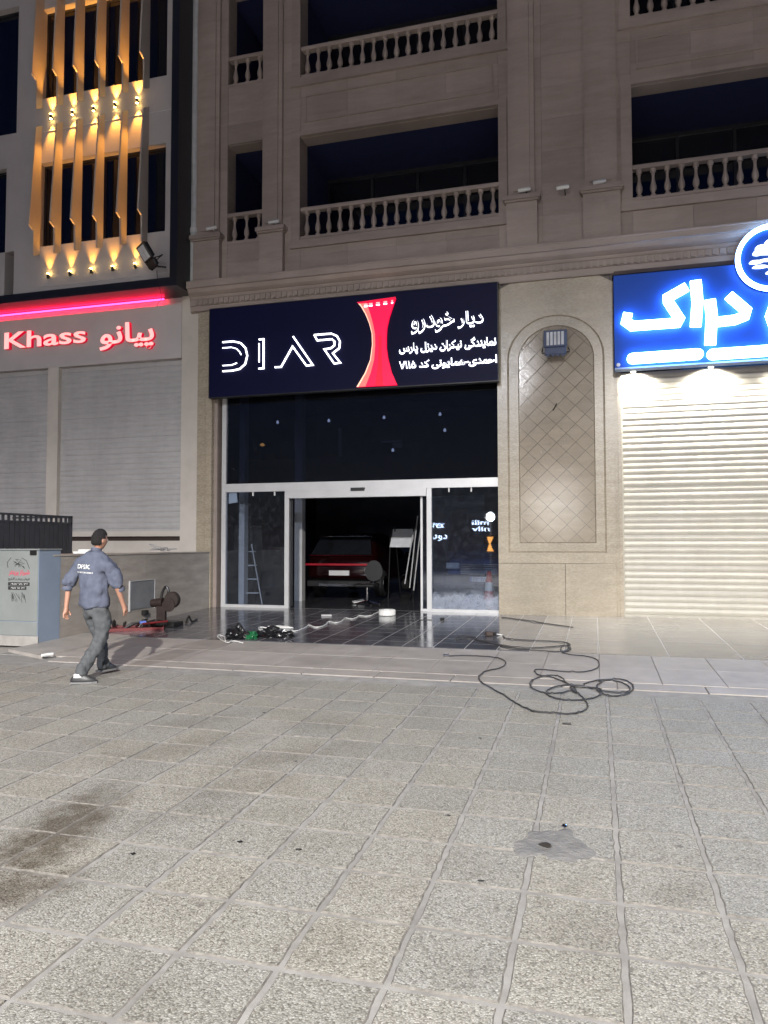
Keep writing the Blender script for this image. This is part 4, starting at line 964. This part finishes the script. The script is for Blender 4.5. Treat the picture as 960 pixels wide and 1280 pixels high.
# ------------------------------------------------------------------ tools by the wall
SW = gat(205, 784); dkr = plain('rusty_dark_steel', (.028, .018, .016), .6, .3, .3, 20); 
s = thing('cut_off_saw', 'dark rusty cut off saw with a loop handle on the polished floor by the wall', 'saw', (SW.x, SW.y, SW.z))
sx, sy, sz = SW.x, SW.y, SW.z+.012
MB().box(sx-.2, sx+.26, sy-.12, sy+.22, sz, sz+.09, None, .015).go('base', M['black'], s)
MB().box(sx-.17, sx-.0, sy-.0, sy+.1, sz+.09, sz+.42, Matrix.Identity(4), .02).go('arm', dkr, s)
MB().lathe([(.03, -.05), (.135, -.05), (.145, -.03), (.145, .03), (.135, .05), (.03, .05)], (sx+.13, sy+.05, sz+.47), 22, 'Y').go('blade_guard', plain('guard_steel', (.035, .026, .022), .55, .3, .2, 15), s, True)
MB().lathe([(.03, -.01), (.12, -.006), (.12, .006), (.03, .01)], (sx+.10, sy-.02, sz+.38), 22, 'Y').go('blade', dkr, s, True)
MB().tube([(sx-.28, sy+.05, sz+.40), (sx-.05, sy+.05, sz+.42)], [.07, .085], 12).go('motor', dkr, s, True)
MB().tube(curve_pts([(sx-.1, sy+.05, sz+.46), (sx-.07, sy+.05, sz+.6), (sx+.0, sy+.05, sz+.70), (sx+.05, sy+.05, sz+.62), (sx+.02, sy+.05, sz+.48)], 5), .024, 8).go('handle', M['black'], s, True)
o = MB().tube(curve_pts([gat(232, 781)+Vector((0, 0, .02)), gat(236, 777)+Vector((0, 0, .1)), gat(240, 779)+Vector((0, 0, .03)), gat(246, 776)+Vector((0, 0, .03))], 4), .02, 6).go('tool_scrap', M['black']); tag(o, 'small black scrap of tool lying right of the saw', 'tool')
RTc = gat(160, 790); r = thing('tool_tray', 'low red steel tray full of black tools in front of the wall', 'tool tray', (RTc.x, RTc.y, RTc.z)); redp = plain('red_tool_paint', (.12, .010, .012), .45, 0, .2, 12)
Mx = Matrix.Translation((RTc.x, RTc.y+.25, RTc.z+.013)) @ Euler((0, 0, .55)).to_matrix().to_4x4()
MB().box(-.45, .45, -.25, .25, 0, .02, Mx).box(-.45, .45, -.25, -.235, .021, .055, Mx).box(-.45, .45, .235, .25, .021, .055, Mx).box(-.45, -.435, -.234, .234, .021, .055, Mx).box(.435, .45, -.234, .234, .021, .055, Mx).go('tray', redp, r)
MB().tube([Mx @ Vector(p) for p in ((-.44, -.2, .1), (-.44, -.2, .17), (-.44, .2, .17), (-.44, .2, .1))], .014, 6).go('handle', redp, r)
MB().tube([Mx @ Vector(p) for p in ((.1, -.24, .12), (.5, -.1, .14), (.5, .2, .12))], .018, 6).go('handle', redp, r)
rnd = random.Random(3)
for k in range(11):
    p = Vector((rnd.uniform(-.38, .3), rnd.uniform(-.2, .2), .05)); q = p+Vector((rnd.uniform(-.1, .28), rnd.uniform(-.12, .12), rnd.uniform(.03, .12)))
    MB().tube([Mx @ p, Mx @ ((p+q)/2+Vector((0, 0, .02))), Mx @ q], [rnd.uniform(.015, .03), .03, .012], 7).go('tool', [M['black'], M['black'], dkr, M['chrome']][k % 4], r)
MB().box(.05, .2, -.1, 0, .1, .15, Mx, .01).go('blue_case', plain('blue_case', (.08, .14, .45), .4), r)
# bags by the edge
def bag(px, py, w, d, h, seed, label, mat):
    c = gat(px, py); rnd = random.Random(seed); bm = bmesh.new(); bmesh.ops.create_icosphere(bm, subdivisions=4, radius=1)
    for v in bm.verts:
        n = v.co.copy(); k = 1+.16*math.sin(6*n.x+seed)+.12*math.sin(9*n.y+2*seed)+.10*math.sin(13*n.z+5*n.x)+rnd.uniform(-.07, .07)
        v.co = Vector((c.x+n.x*w*k, c.y+n.y*d*k, c.z+.013+max(0, n.z+.25)*h*k))
    me = bpy.data.meshes.new('plastic_bag'); bm.to_mesh(me); bm.free(); me.materials.append(mat); o = link('plastic_bag', me); return tag(o, label, 'plastic bag')
bagm = plain('bag_film', (.008, .008, .009), .22); greenm = plain('green_film', (.01, .10, .035), .3)
bag(297, 799, .16, .12, .15, 1, 'crumpled black plastic bag at the left by the floor edge', bagm); bag(342, 797, .27, .13, .12, 2, 'wider crumpled black plastic bag right of the green one', bagm); bag(314, 799, .10, .08, .08, 5, 'small green plastic bag between two black bags', greenm)
# ------------------------------------------------------------------ cables
def cable(pts, r, mat, label, cat='cable', name='cable', k=6, z=0, s=None, o_=(0, 0)):
    P = [gat(o_[0]+a/(s or 1), o_[1]+b/(s or 1)) for a, b in pts]
    C = curve_pts(P, k); rr = random.Random(len(pts))
    C = [p+Vector((rr.uniform(-1, 1)*.005, rr.uniform(-1, 1)*.007, 0)) for p in C]
    C = [Vector((p.x, p.y, gz(p.y)+.014+r+z+(.010*math.sin(i*.9)**2 if i % 9 == 0 else 0))) for i, p in enumerate(C)]
    o = MB().tube(C, r, 7).go(name, mat, None, True); return tag(o, label, cat)
K = dict(s=3.69, o_=(540, 760))
def ell(cx, cy, rx, ry, a0, a1, n): return [(cx+rx*math.cos(a0+(a1-a0)*k/n), cy+ry*math.sin(a0+(a1-a0)*k/n)) for k in range(n+1)]
path = [(325, 133), (345, 146), (400, 152), (480, 156), (560, 160), (620, 166), (637, 180), (620, 200), (600, 205), (594, 190), (610, 178), (632, 186), (628, 204), (600, 212), (640, 222), (700, 228), (752, 240), (773, 265), (750, 290), (690, 303), (600, 300), (520, 292), (474, 293), (490, 316), (545, 325)]
path += [(600, 345), (650, 372), (668, 400)]+ell(560, 360, 108, 42, .75, 2*PI-1.6, 9)+[(600, 330), (640, 365)]+ell(655, 398, 128, 36, -.6, 2*PI-1.2, 12)+[(700, 358), (760, 342)]+ell(845, 375, 84, 40, -1.9, 2*PI-2.4, 12)+[(770, 345), (830, 342), (890, 358), (915, 385), (880, 398), (800, 392), (700, 370), (640, 368), (655, 390), (700, 425), (719, 460), (700, 484), (640, 497), (560, 493), (470, 485), (400, 455), (330, 410), (270, 375), (228, 350), (217, 325), (245, 300), (310, 285), (340, 265), (325, 245), (270, 232), (170, 226), (75, 228)]
cable(path, .0072, M['rubber'], 'long dark cable lying in loose coils across the paving', **K)
cable([(110, 150), (118, 140), (160, 137), (208, 146), (216, 157), (290, 172), (400, 188), (480, 190), (560, 184), (625, 180), (637, 196), (600, 207), (520, 205), (420, 198), (330, 184), (250, 162), (180, 148), (110, 152)], .0072, M['rubber'], 'dark cable doubled back in a flat loop at the edge of the polished floor', **K)
cable([(322, 48), (420, 60), (520, 76), (650, 95)], .008, M['rubber'], 'straight dark rod or wire lying from the glass front along the pier', **K)
cable([(640, 842), (700, 846), (790, 852)], .0001, M['rubber'], 'x') if False else None
cable([(0, 60), (-30, 58), (-110, 62)], .006, M['rubber'], 'short dark wire with a plug in front of the right pane', **K)
c = gat(553, 776); o = MB().box(c.x-.04, c.x+.04, c.y-.03, c.y+.03, c.z+.012, c.z+.06, None, .012).go('plug', M['black']); tag(o, 'small black plug in front of the right glass pane', 'plug')
c = gat(612, 796); r = thing('extension_socket', 'dark socket block on the polished floor below the bright reflection', 'socket', (c.x, c.y, c.z))
Mx = Matrix.Translation((c.x, c.y, c.z+.013)) @ Euler((0, 0, .4)).to_matrix().to_4x4()
brn = plain('brown_bakelite', (.05, .035, .03), .5)
MB().box(-.07, .05, -.05, .05, 0, .07, Mx, .015).go('body', brn, r); MB().box(.051, .11, -.03, .03, .01, .06, Mx, .012).go('plug', M['black'], r); MB().tube([Mx @ Vector((.11, 0, .03)), Mx @ Vector((.2, .02, .01)), gat(628, 796)+Vector((0, 0, .025))], .008, 6).go('lead', M['white'], r)
c = gat(556, 822); o = MB().tube([c+Vector((-.02, 0, .03)), c+Vector((.06, 0, .028))], .018, 8).go('cable_end', M['chrome']); tag(o, 'metal connector at the near end of the coiled cable', 'connector')
K2 = dict(s=4, o_=(260, 760))
cable([(420, 105), (350, 106), (290, 110), (262, 118), (254, 110), (262, 103), (300, 107), (345, 118), (400, 122), (445, 121), (485, 105), (505, 92), (530, 101), (560, 101), (590, 88), (605, 74), (635, 80), (665, 74), (688, 56), (715, 61), (740, 55), (756, 44), (790, 47), (820, 42), (845, 28), (872, 17)], .009, M['white'], 'white cable lying in waves from the bags to the white drum', k=5, **K2)
cable([(175, 182), (130, 172), (95, 180), (60, 162), (48, 148), (60, 142), (80, 152), (88, 172)], .008, M['white'], 'short white cable looped beside the black bag', **K2)
cable([(300, 100), (360, 98), (425, 106)], .011, M['white'], 'folded white cable behind the black bag', **K2)
c = gat(708, 907); o = MB().tube([c+Vector((-.035, 0, .02)), c+Vector((.04, .005, .02))], .008, 6).go('cable_tie', M['black']); tag(o, 'short black scrap lying below the coiled cable', 'scrap')
a = gat(52, 824); b = gat(66, 822); o = MB().tube([a+Vector((0, 0, .05)), b+Vector((0, 0, .05))], .022, 6).go('pipe_end', M['white']); tag(o, 'short white pipe end at the tip of the ramp slab', 'pipe')
# ------------------------------------------------------------------ the man
def skin(name, pts, edges, mat, parent, sub=2, smooth=True, root=0):
    """pts: (x,y,z,rx,ry) ; grown with a Skin modifier, frozen to a mesh"""
    me = bpy.data.meshes.new(name); me.from_pydata([Vector(p[:3]) for p in pts], edges, [])
    o = bpy.data.objects.new(name, me); COL.objects.link(o)
    md = o.modifiers.new('Skin', 'SKIN'); md.use_smooth_shade = True
    sv = me.skin_vertices[0].data
    for i, p in enumerate(pts): sv[i].radius = (p[3], p[4] if len(p) > 4 else p[3]); sv[i].use_root = (i == root)
    s = o.modifiers.new('Sub', 'SUBSURF'); s.levels = sub; s.render_levels = sub
    dg = bpy.context.evaluated_depsgraph_get(); m2 = bpy.data.meshes.new_from_object(o.evaluated_get(dg))
    bpy.data.objects.remove(o); bpy.data.meshes.remove(me)
    m2.name = name; w = wloc(parent)
    for v in m2.vertices: v.co -= w
    m2.materials.clear(); m2.materials.append(mat); m2.polygons.foreach_set('use_smooth', [smooth]*len(m2.polygons))
    return link(name, m2, parent)
pc = Vector((-5.66, 7.58, gz(7.58)))
MAN = thing('person', 'man in a blue work shirt and grey trousers walking away towards the wall', 'person', pc)
th = math.radians(6); FW = Vector((math.sin(th), math.cos(th), 0)); RT_ = Vector((math.cos(th), -math.sin(th), 0))
def L3(r, f, u): return pc+RT_*r+FW*f+Vector((0, 0, u))
skinm = plain('skin', (.36, .19, .13), .5, 0, .08, 8)
shirtm, t_, b_ = nt('work_shirt'); nn = noise(t_, 14, 4); t_.links.new(ramp(t_, nn, [(.3, (.066, .076, .110)), (.7, (.095, .106, .150))]), b_.inputs['Base Color']); b_.inputs['Roughness'].default_value = .85; bump(t_, b_, noise(t_, 9, 3, None, .5, (1, 1, .35)), .9, .03)
trm_, t_, b_ = nt('grey_trousers'); nn = noise(t_, 12, 4); t_.links.new(ramp(t_, nn, [(.3, (.055, .06, .065)), (.7, (.085, .09, .095))]), b_.inputs['Base Color']); b_.inputs['Roughness'].default_value = .85; bump(t_, b_, noise(t_, 10, 3, None, .5, (1, 1, .3)), .9, .03)
hairm = plain('black_hair', (.005, .004, .004), .9, 0, .3, 60, .003); shoem = plain('dark_shoe', (.03, .03, .032), .45); solem = plain('pale_sole', (.16, .16, .16), .6)
# joints (right, forward, up)
HIP = (0, 0, .90); Rk = (.09, .03, .49); Ra = (.07, -.30, .10); Lk = (-.08, .17, .50); La = (-.07, .25, .12)
Rs = (.185, .02, 1.385); Re = (.27, .06, 1.10); Rw = (.275, .17, .86); Ls = (-.185, .0, 1.385); Le = (-.265, -.12, 1.12); Lw = (-.275, -.15, .845)
# body: head, neck, trunk, arms and legs as one skin
def P(j, r, r2=None): v = L3(*j); return (v.x, v.y, v.z, r, r2 or r)
hd = (.015, .055)
pts = [P(HIP, .095, .075), P((0, .01, 1.10), .11, .08), P((0, .01, 1.26), .12, .085), P((0, .015, 1.40), .07, .06), P((0, .03, 1.48), .052), P((.0, .045, 1.53), .056),
       P((.165, .01, 1.345), .045), P(Re, .041), P(Rw, .026), P((-.165, .0, 1.345), .045), P(Le, .041), P(Lw, .026),
       P((.08, .01, .82), .06), P(Rk, .05), P(Ra, .036), P((-.08, .03, .82), .06), P(Lk, .05), P(La, .036)]
ed = [(0, 1), (1, 2), (2, 3), (3, 4), (4, 5), (3, 6), (6, 7), (7, 8), (3, 9), (9, 10), (10, 11), (0, 12), (12, 13), (13, 14), (0, 15), (15, 16), (16, 17)]
# hands: palm then five fingers, grown in the same surface
def hand(pts, ed, wi, w, e, side, curl=.6):
    d = (Vector(w)-Vector(e)).normalized(); out = Vector((side, 0, 0)); fwd = Vector((0, 1, 0)); fwd = (fwd-d*fwd.dot(d)).normalized(); inn_ = d.cross(fwd)*1.0
    if inn_.dot(out) > 0: inn_ = -inn_
    def add(v, r): q = L3(*v); pts.append((q.x, q.y, q.z, r, r)); return len(pts)-1
    w = Vector(w); p1 = add(w+d*.035, .026); ed.append((wi, p1)); p2 = add(w+d*.075, .030); ed.append((p1, p2))
    for k, (off, ln) in enumerate(((.030, .068), (.010, .078), (-.010, .073), (-.029, .058))):
        a = add(w+d*.095+fwd*off, .0105); ed.append((p2, a))
        b = add(w+d*(.095+ln*.5)+fwd*off*1.05+inn_*ln*.22*curl, .0092); ed.append((a, b))
        c = add(w+d*(.095+ln*.78)+fwd*off*1.05+inn_*ln*.72*curl, .0080); ed.append((b, c))
    a = add(w+d*.045+fwd*.038, .0125); ed.append((p1, a)); b = add(w+d*.085+fwd*.055+inn_*.02, .0105); ed.append((a, b)); c = add(w+d*.108+fwd*.052+inn_*.035, .009); ed.append((b, c))
hand(pts, ed, 8, Rw, Re, 1); hand(pts, ed, 11, Lw, Le, -1)
body = skin('body', pts, ed, skinm, MAN, 2)
# head merged into the body mesh
def head_mesh():
    bm = bmesh.new(); bmesh.ops.create_uvsphere(bm, u_segments=36, v_segments=28, radius=1)
    yaw = math.radians(-16)   # head turned to the right
    hx = Matrix.Translation(L3(.0, .075, 1.615)) @ Euler((math.radians(-4), 0, -th+yaw)).to_matrix().to_4x4()
    for v in bm.verts:
        n = v.co.copy(); x, y, z = n.x*.074, n.y*.094, n.z*.115
        if n.z < 0: x *= 1-.28*(-n.z)**1.5; y *= 1-.10*(-n.z)
        if n.y < 0 and n.z < -.2: y *= 1-.25*(-n.z-.2)
        if n.y > 0:
            y *= .93
            if abs(n.x) < .35:
                y += .022*math.exp(-((n.z+.12)/.13)**2)*math.exp(-(n.x/.14)**2)     # nose
                y += .006*math.exp(-((n.z+.48)/.07)**2)*math.exp(-(n.x/.3)**2)      # lips
                y += .008*math.exp(-((n.z+.85)/.15)**2)                              # chin
            y -= .010*math.exp(-((n.z-.06)/.09)**2)*math.exp(-((abs(n.x)-.38)/.16)**2)  # eye sockets
            y += .005*math.exp(-((n.z-.22)/.06)**2)*math.exp(-(n.x/.6)**2)
        v.co = hx @ Vector((x, y, z))
    return bm, hx
hb, hx = head_mesh()
for s_ in (-1, 1):   # ears
    g = bmesh.ops.create_uvsphere(hb, u_segments=12, v_segments=10, radius=1)
    for v in g['verts']:
        n = v.co.copy(); v.co = hx @ Vector((s_*.072+n.x*.010+s_*.006*max(0, -n.y), -.004+n.y*.019, -.012+n.z*.031))
w0 = wloc(MAN); tm = bpy.data.meshes.new('t'); hb.to_mesh(tm); hb.free()
bm = bmesh.new(); bm.from_mesh(body.data); nv = len(bm.verts); bm.from_mesh(tm)
bm.verts.ensure_lookup_table()
for v in bm.verts[nv:]: v.co -= w0
bm.to_mesh(body.data); bm.free(); body.data.polygons.foreach_set('use_smooth', [True]*len(body.data.polygons))
bpy.data.meshes.remove(tm)
# remesh so that head, neck and limbs are one surface
rm = body.modifiers.new('R', 'REMESH'); rm.mode = 'VOXEL'; rm.voxel_size = .0045; rm.use_smooth_shade = True
dg = bpy.context.evaluated_depsgraph_get(); nm_ = bpy.data.meshes.new_from_object(body.evaluated_get(dg)); body.modifiers.clear(); body.data = nm_; nm_.materials.clear(); nm_.materials.append(skinm)
for s_ in (-1, 1):
    e = hx @ Vector((s_*.029, .080, .006)); bm2 = MB().lathe([(.001, -.011), (.008, -.008), (.011, 0), (.008, .008), (.001, .011)], e, 10).go('eye', plain('eye', (.5, .48, .46), .2), MAN, True)
# hair cap
bm = bmesh.new(); bmesh.ops.create_uvsphere(bm, u_segments=36, v_segments=26, radius=1); rnd = random.Random(2)
dead = []
for v in bm.verts:
    n = v.co.copy()
    keep = n.z > (.42 if n.y > .45 else .12 if n.y > .15 else -.12 if n.y > -.15 else -.62)
    if not keep: dead.append(v)
    lim = .42 if n.y > .45 else .12 if n.y > .15 else -.12 if n.y > -.15 else -.62
    q = max(0, min(1, (n.z-lim)/.30)); q = q*(2-q); tp = 1-.28*(-n.z)**1.5 if n.z < 0 else 1
    k = 1+(.03*math.sin(17*n.x+9*n.z)+rnd.uniform(-.02, .02))*q
    sx_ = (.0745*tp)*(1-q)+.081*q; sy_ = .0945*(1-.25*max(0, -n.z-.2) if n.y < 0 else 1)*(1-q)+.102*q
    v.co = hx @ Vector((n.x*sx_*k, n.y*sy_*k-.002*q, n.z*(.1155+.009*q)*k+(.010*max(0, n.z)*(n.y+1))*q))
bmesh.ops.delete(bm, geom=dead, context='VERTS')
me = bpy.data.meshes.new('hair'); bm.to_mesh(me); bm.free()
for v in me.vertices: v.co -= w0
me.materials.append(hairm); me.polygons.foreach_set('use_smooth', [True]*len(me.polygons)); hr = link('hair', me, MAN)
# shirt
pts = [P((0, 0, .79), .20, .15), P((0, 0, .90), .19, .145), P((0, -.01, 1.04), .185, .14), P((0, -.005, 1.2), .195, .15), P((0, .0, 1.33), .20, .145), P((0, .01, 1.43), .15, .12), P((0, .02, 1.49), .085, .085),
       P((.165, .02, 1.365), .105), P((.235, .045, 1.24), .088), P((.266, .06, 1.115), .080), P((.27, .11, 1.05), .068),
       P((-.165, 0, 1.365), .105), P((-.23, -.07, 1.25), .088), P((-.26, -.12, 1.13), .080), P((-.268, -.14, 1.06), .068)]
ed = [(0, 1), (1, 2), (2, 3), (3, 4), (4, 5), (5, 6), (4, 7), (7, 8), (8, 9), (9, 10), (4, 11), (11, 12), (12, 13), (13, 14)]
shirt = skin('shirt', pts, ed, shirtm, MAN, 3)
def wrinkle(o, amp, fr, seed):
    from mathutils import noise as mn
    me = o.data; me.update()
    for v in me.vertices:
        q = v.co*fr; d = mn.noise(Vector((q.x, q.y, q.z*.6))+Vector((seed, 0, 0)))+.5*mn.noise(q*2.3+Vector((0, seed, 0)))
        v.co += v.normal*amp*d
    me.update()
wrinkle(shirt, .026, 9, 3); wrinkle(shirt, .010, 22, 5)
for (w, r_) in (((.272, .115, 1.045), .056), ((-.27, -.145, 1.055), .056)):   # rolled cuffs
    d = (Vector(Rw)-Vector(Re)).normalized() if w[0] > 0 else (Vector(Lw)-Vector(Le)).normalized()
    a = L3(*(Vector(w)-d*.02)); b = L3(*(Vector(w)+d*.028)); MB().tube([a, a+(b-a)*.3, a+(b-a)*.7, b], [r_-.006, r_, r_, r_-.006], 16).go('cuff', shirtm, shirt, True)
MB().tube([L3(0, .012, 1.475), L3(0, .022, 1.515)], [.066, .060], 18, False).go('collar', shirtm, shirt, True)
# trousers
pts = [P((0, 0, .93), .145, .105), P((0, 0, .86), .15, .115), P((.085, .02, .76), .098), P((.095, .035, .62), .094), P(Rk, .084), P((.082, -.12, .30), .076), P((.072, -.26, .13), .072), P((.07, -.30, .075), .070),
       P((-.085, .05, .76), .098), P((-.085, .11, .62), .094), P(Lk, .084), P((-.075, .215, .30), .076), P((-.07, .245, .13), .072), P((-.07, .25, .075), .070)]
ed = [(0, 1), (1, 2), (2, 3), (3, 4), (4, 5), (5, 6), (6, 7), (1, 8), (8, 9), (9, 10), (10, 11), (11, 12), (12, 13)]
tro = skin('trousers', pts, ed, trm_, MAN, 3); wrinkle(tro, .022, 10, 8); wrinkle(tro, .010, 20, 2)
# shoes
def shoe(ank, ang, pitch):
    a = L3(*ank); g = gz(a.y); Mx = Matrix.Translation((a.x, a.y, g+.012+(.0 if pitch == 0 else .03))) @ Euler((pitch, 0, ang)).to_matrix().to_4x4()
    bm = bmesh.new(); bmesh.ops.create_uvsphere(bm, u_segments=20, v_segments=14, radius=1)
    for v in bm.verts:
        n = v.co.copy(); y = .055+n.y*.145; wd_ = .047*(1-.12*n.y) if n.y > 0 else .038; hh = .085*(1-.42*(n.y+.25)) if n.y > -.25 else .085
        v.co = Mx @ Vector((n.x*wd_, y, .012+max(0, n.z+.2)*hh))
    me = bpy.data.meshes.new('shoe'); bm.to_mesh(me); bm.free()
    for v in me.vertices: v.co -= w0
    me.materials.append(shoem); me.polygons.foreach_set('use_smooth', [True]*len(me.polygons)); sh = link('shoe', me, MAN)
    MB().prism([((Mx @ Vector((x*.05*(1-.1*y/.2), .055+y, 0))).x, (Mx @ Vector((x*.05, .055+y, 0))).y) for x, y in ((-.8, -.14), (.8, -.14), (1, 0), (1, .09), (.5, .145), (-.5, .145), (-1, .09), (-1, 0))], 'Z', Mx.translation.z-.004, Mx.translation.z+.016).go('sole', solem, sh)
shoe((.07, -.30, 0), -math.radians(62), 0); shoe((-.07, .25, 0), -math.radians(15), math.radians(-6))
MB().tube([L3(.068, -.31, .07), L3(.068, -.31, .11)], [.05, .045], 12).go('sock', M['white'], MAN, True)
# print on the back of the shirt, laid on to the cloth
def back_print(body, u0, u1, r0, r1, off, nm):
    o = text(body, r0, r1, u0, u1, 0, .002, M['white'], nm, None, off)
    dgv = [v.co.copy() for v in shirt.data.vertices]; bv = BVHTree.FromPolygons([v+w0 for v in dgv], [tuple(p.vertices) for p in shirt.data.polygons])
    for v in o.data.vertices:
        st = L3(v.co.x, -.6, v.co.z+(v.co.x-r0)*-.05); h = bv.ray_cast(st, FW)
        v.co = (h[0] if h[0] else L3(v.co.x, -.12, v.co.z))-FW*(.004+(v.co.y+.002)*1.0)-w0
    o.parent = shirt; return o
back_print('DFSK', 1.285, 1.335, -.13, .03, .008, 'back_logo'); back_print('DFSK MOTOR SERVICE', 1.235, 1.252, -.15, .075, .0, 'back_text')
# ------------------------------------------------------------------ street lamps behind the camera (two read from the shadows, the nearest added as fill)
def street_lamp(x, y, h, e, col, size, label, cut=False):
    z = gz(y); r = thing('street_lamp', label, 'street lamp', (x, y, z), 'street lamps behind the viewer')
    MB().tube([(x, y, z), (x, y, z+h-.6), (x, y+.3, z+h-.1), (x, y+1.2, z+h)], [.1, .07, .05, .04], 12).go('pole', M['grey'], r, True)
    MB().box(x-.15, x+.15, y+1.2, y+1.8, z+h-.03, z+h+.07, None, .02).go('lamp_head', M['grey'], r)
    MB().box(x-.12, x+.12, y+1.25, y+1.75, z+h-.045, z+h-.031).go('lamp_lens', emit('lamp_lens', col, 6), r)
    L = bpy.data.lights.new('street_lamp_light', 'POINT'); L.energy = e; L.color = col; L.shadow_soft_size = size; L.use_nodes = True
    t = L.node_tree; em = t.nodes['Emission']; tc = t.nodes.new('ShaderNodeTexCoord'); sp = t.nodes.new('ShaderNodeSeparateXYZ'); t.links.new(tc.outputs['Normal'], sp.inputs[0])
    neg = math_(t, 'MULTIPLY', sp.outputs[2], -.5); pos = math_(t, 'ADD', neg, .5)    # 1 = straight down, .5 = level
    rr = t.nodes.new('ShaderNodeValToRGB'); t.links.new(pos, rr.inputs[0]); el = rr.color_ramp.elements
    for p_, c_ in (((.44, .0), (.50, .012), (.548, .014), (.568, .105), (.60, .14), (.645, .48), (.70, 1), (.8, .95), (1, .5)) if not cut else ((.60, 0), (.68, .10), (.75, .6), (.84, 1), (1, .7))):
        q = el.new(p_); q.color = (c_, c_, c_, 1)
    el.remove(el[0]); el.remove(el[-1])
    t.links.new(rr.outputs[0], em.inputs['Strength'])
    o = bpy.data.objects.new('street_lamp_light', L); COL.objects.link(o); o.parent = r; o.location = (0, 1.5, h-.3)
street_lamp(3.4, -15.4, 12.0, KEY, (1, .95, .89), .25, 'tall street lamp right behind the viewer across the pavement')
street_lamp(-6, -20, 13.8, KEY2, (.92, .94, 1), .35, 'second street lamp further left behind the viewer')
street_lamp(5.6, -5.5, 10, NEAR_FILL, (1, .95, .9), .5, 'unseen fill lamp on a pole behind the viewer, added to light the near paving', True)  # unseen lamp added to brighten the near paving
def far_lamp(px, py, Yv, rad, e, label):
    v = at(px, py, Yv); y = 29.6-Yv if px > 650 else 30-Yv; z0 = gz(0)-.3; v.y = y
    r = thing('globe_lamp', label, 'street lamp', (v.x, y, z0), 'far lamps across the road')
    MB().tube([(v.x, y, z0), (v.x, y, v.z-rad)], .06, 8).go('pole', M['grey'], r, True)
    MB().lathe([(rad*math.sin(PI*k/10)+.001, -rad*math.cos(PI*k/10)) for k in range(11)], v, 16).go('globe', emit('far_globe', (1, .98, .94), e), r, True)
far_lamp(613, 646, 70, .42, 60, 'white globe lamp across the road seen reflected in the right pane')
far_lamp(693, 632, 70, .30, 800, 'bright globe lamp across the road seen as a glint on the pier')
XS = thing('far_shop_sign', 'small lit shop sign across the road reflected in the right glass pane', 'signboard', (-10, -40, 3))
def vtext(body, pa, pb, mt):
    a = at(*pa, 70); b = at(*pb, 70); text(body, a.x, b.x, a.z, b.z, -40, .05, mt, 'letters', XS, .01)
rw = emit('far_white_letters', (.7, .82, 1), 22)
vtext(shape('دود'), (541, 676), (559, 668), rw); vtext('rex', (541, 660), (555, 654), rw); vtext('ilim', (590, 656), (611, 650), rw); vtext('vlin', (590, 664), (612, 658), rw)
a = at(609, 689, 70); b = at(617, 671, 70)
MB().prism([(a.x, a.z), (b.x, a.z), ((a.x+b.x)/2, (a.z+b.z)/2), (b.x, b.z), (a.x, b.z), ((a.x+b.x)/2-.1, (a.z+b.z)/2)], 'Y', -40, -39.9).go('amber_sign', emit('far_amber', (1, .4, .08), 16), XS)
for k, (px, py, r_) in enumerate(((300, 1054, .014), (373, 1064, .012), (600, 924, .014), (560, 1021, .013), (601, 1103, .012), (370, 953, .012), (166, 1069, .012), (330, 892, .013))):
    c = gat(px, py); o = gobj('dirt_fleck', blob(c.x, c.y, r_*.75, .005, k, 9, .5, sx=1.5), M['black']); o.location.z += .008; tag(o, ['dark fleck on the paving nearest below the brown oily streak', 'small dark fleck just right of another on the middle paving', 'dark fleck on the paving under the coiled cable', 'dark fleck a tile left of the cement patch', 'lone dark fleck below and left of the cement patch', 'dark fleck on the paving between the man and the coiled cable', 'leftmost dark fleck beside the brown oily streak', 'farthest dark fleck on the paving in front of the bags'][k], 'dirt', 'dark flecks on the paving')
# pale things hanging high in the dark showroom
for k, (p0, p1, Y, lab) in enumerate((((368, 563), (380, 525), 19.5, 'pale upright panel high behind the upper glass'), ((423, 571), (427, 535), 19.0, 'thin pale upright strip beside the pale panel behind the upper glass'),
        ((476, 553), (503, 550), 18.0, 'thin pale bar under the ceiling in the middle of the upper glass'), ((491, 560), (503, 553), 18.2, 'small pale frame hanging below the thin bar'), ((512, 553), (530, 552), 18.0, 'short pale bar right of the hanging frame'))):
    a = at(*p0, Y); b = at(*p1, Y); o = box('hanging_panel', min(a.x, b.x), max(a.x, b.x), Y, Y+.05, min(a.z, b.z), max(a.z, b.z), M['white']); tag(o, lab, 'panel')
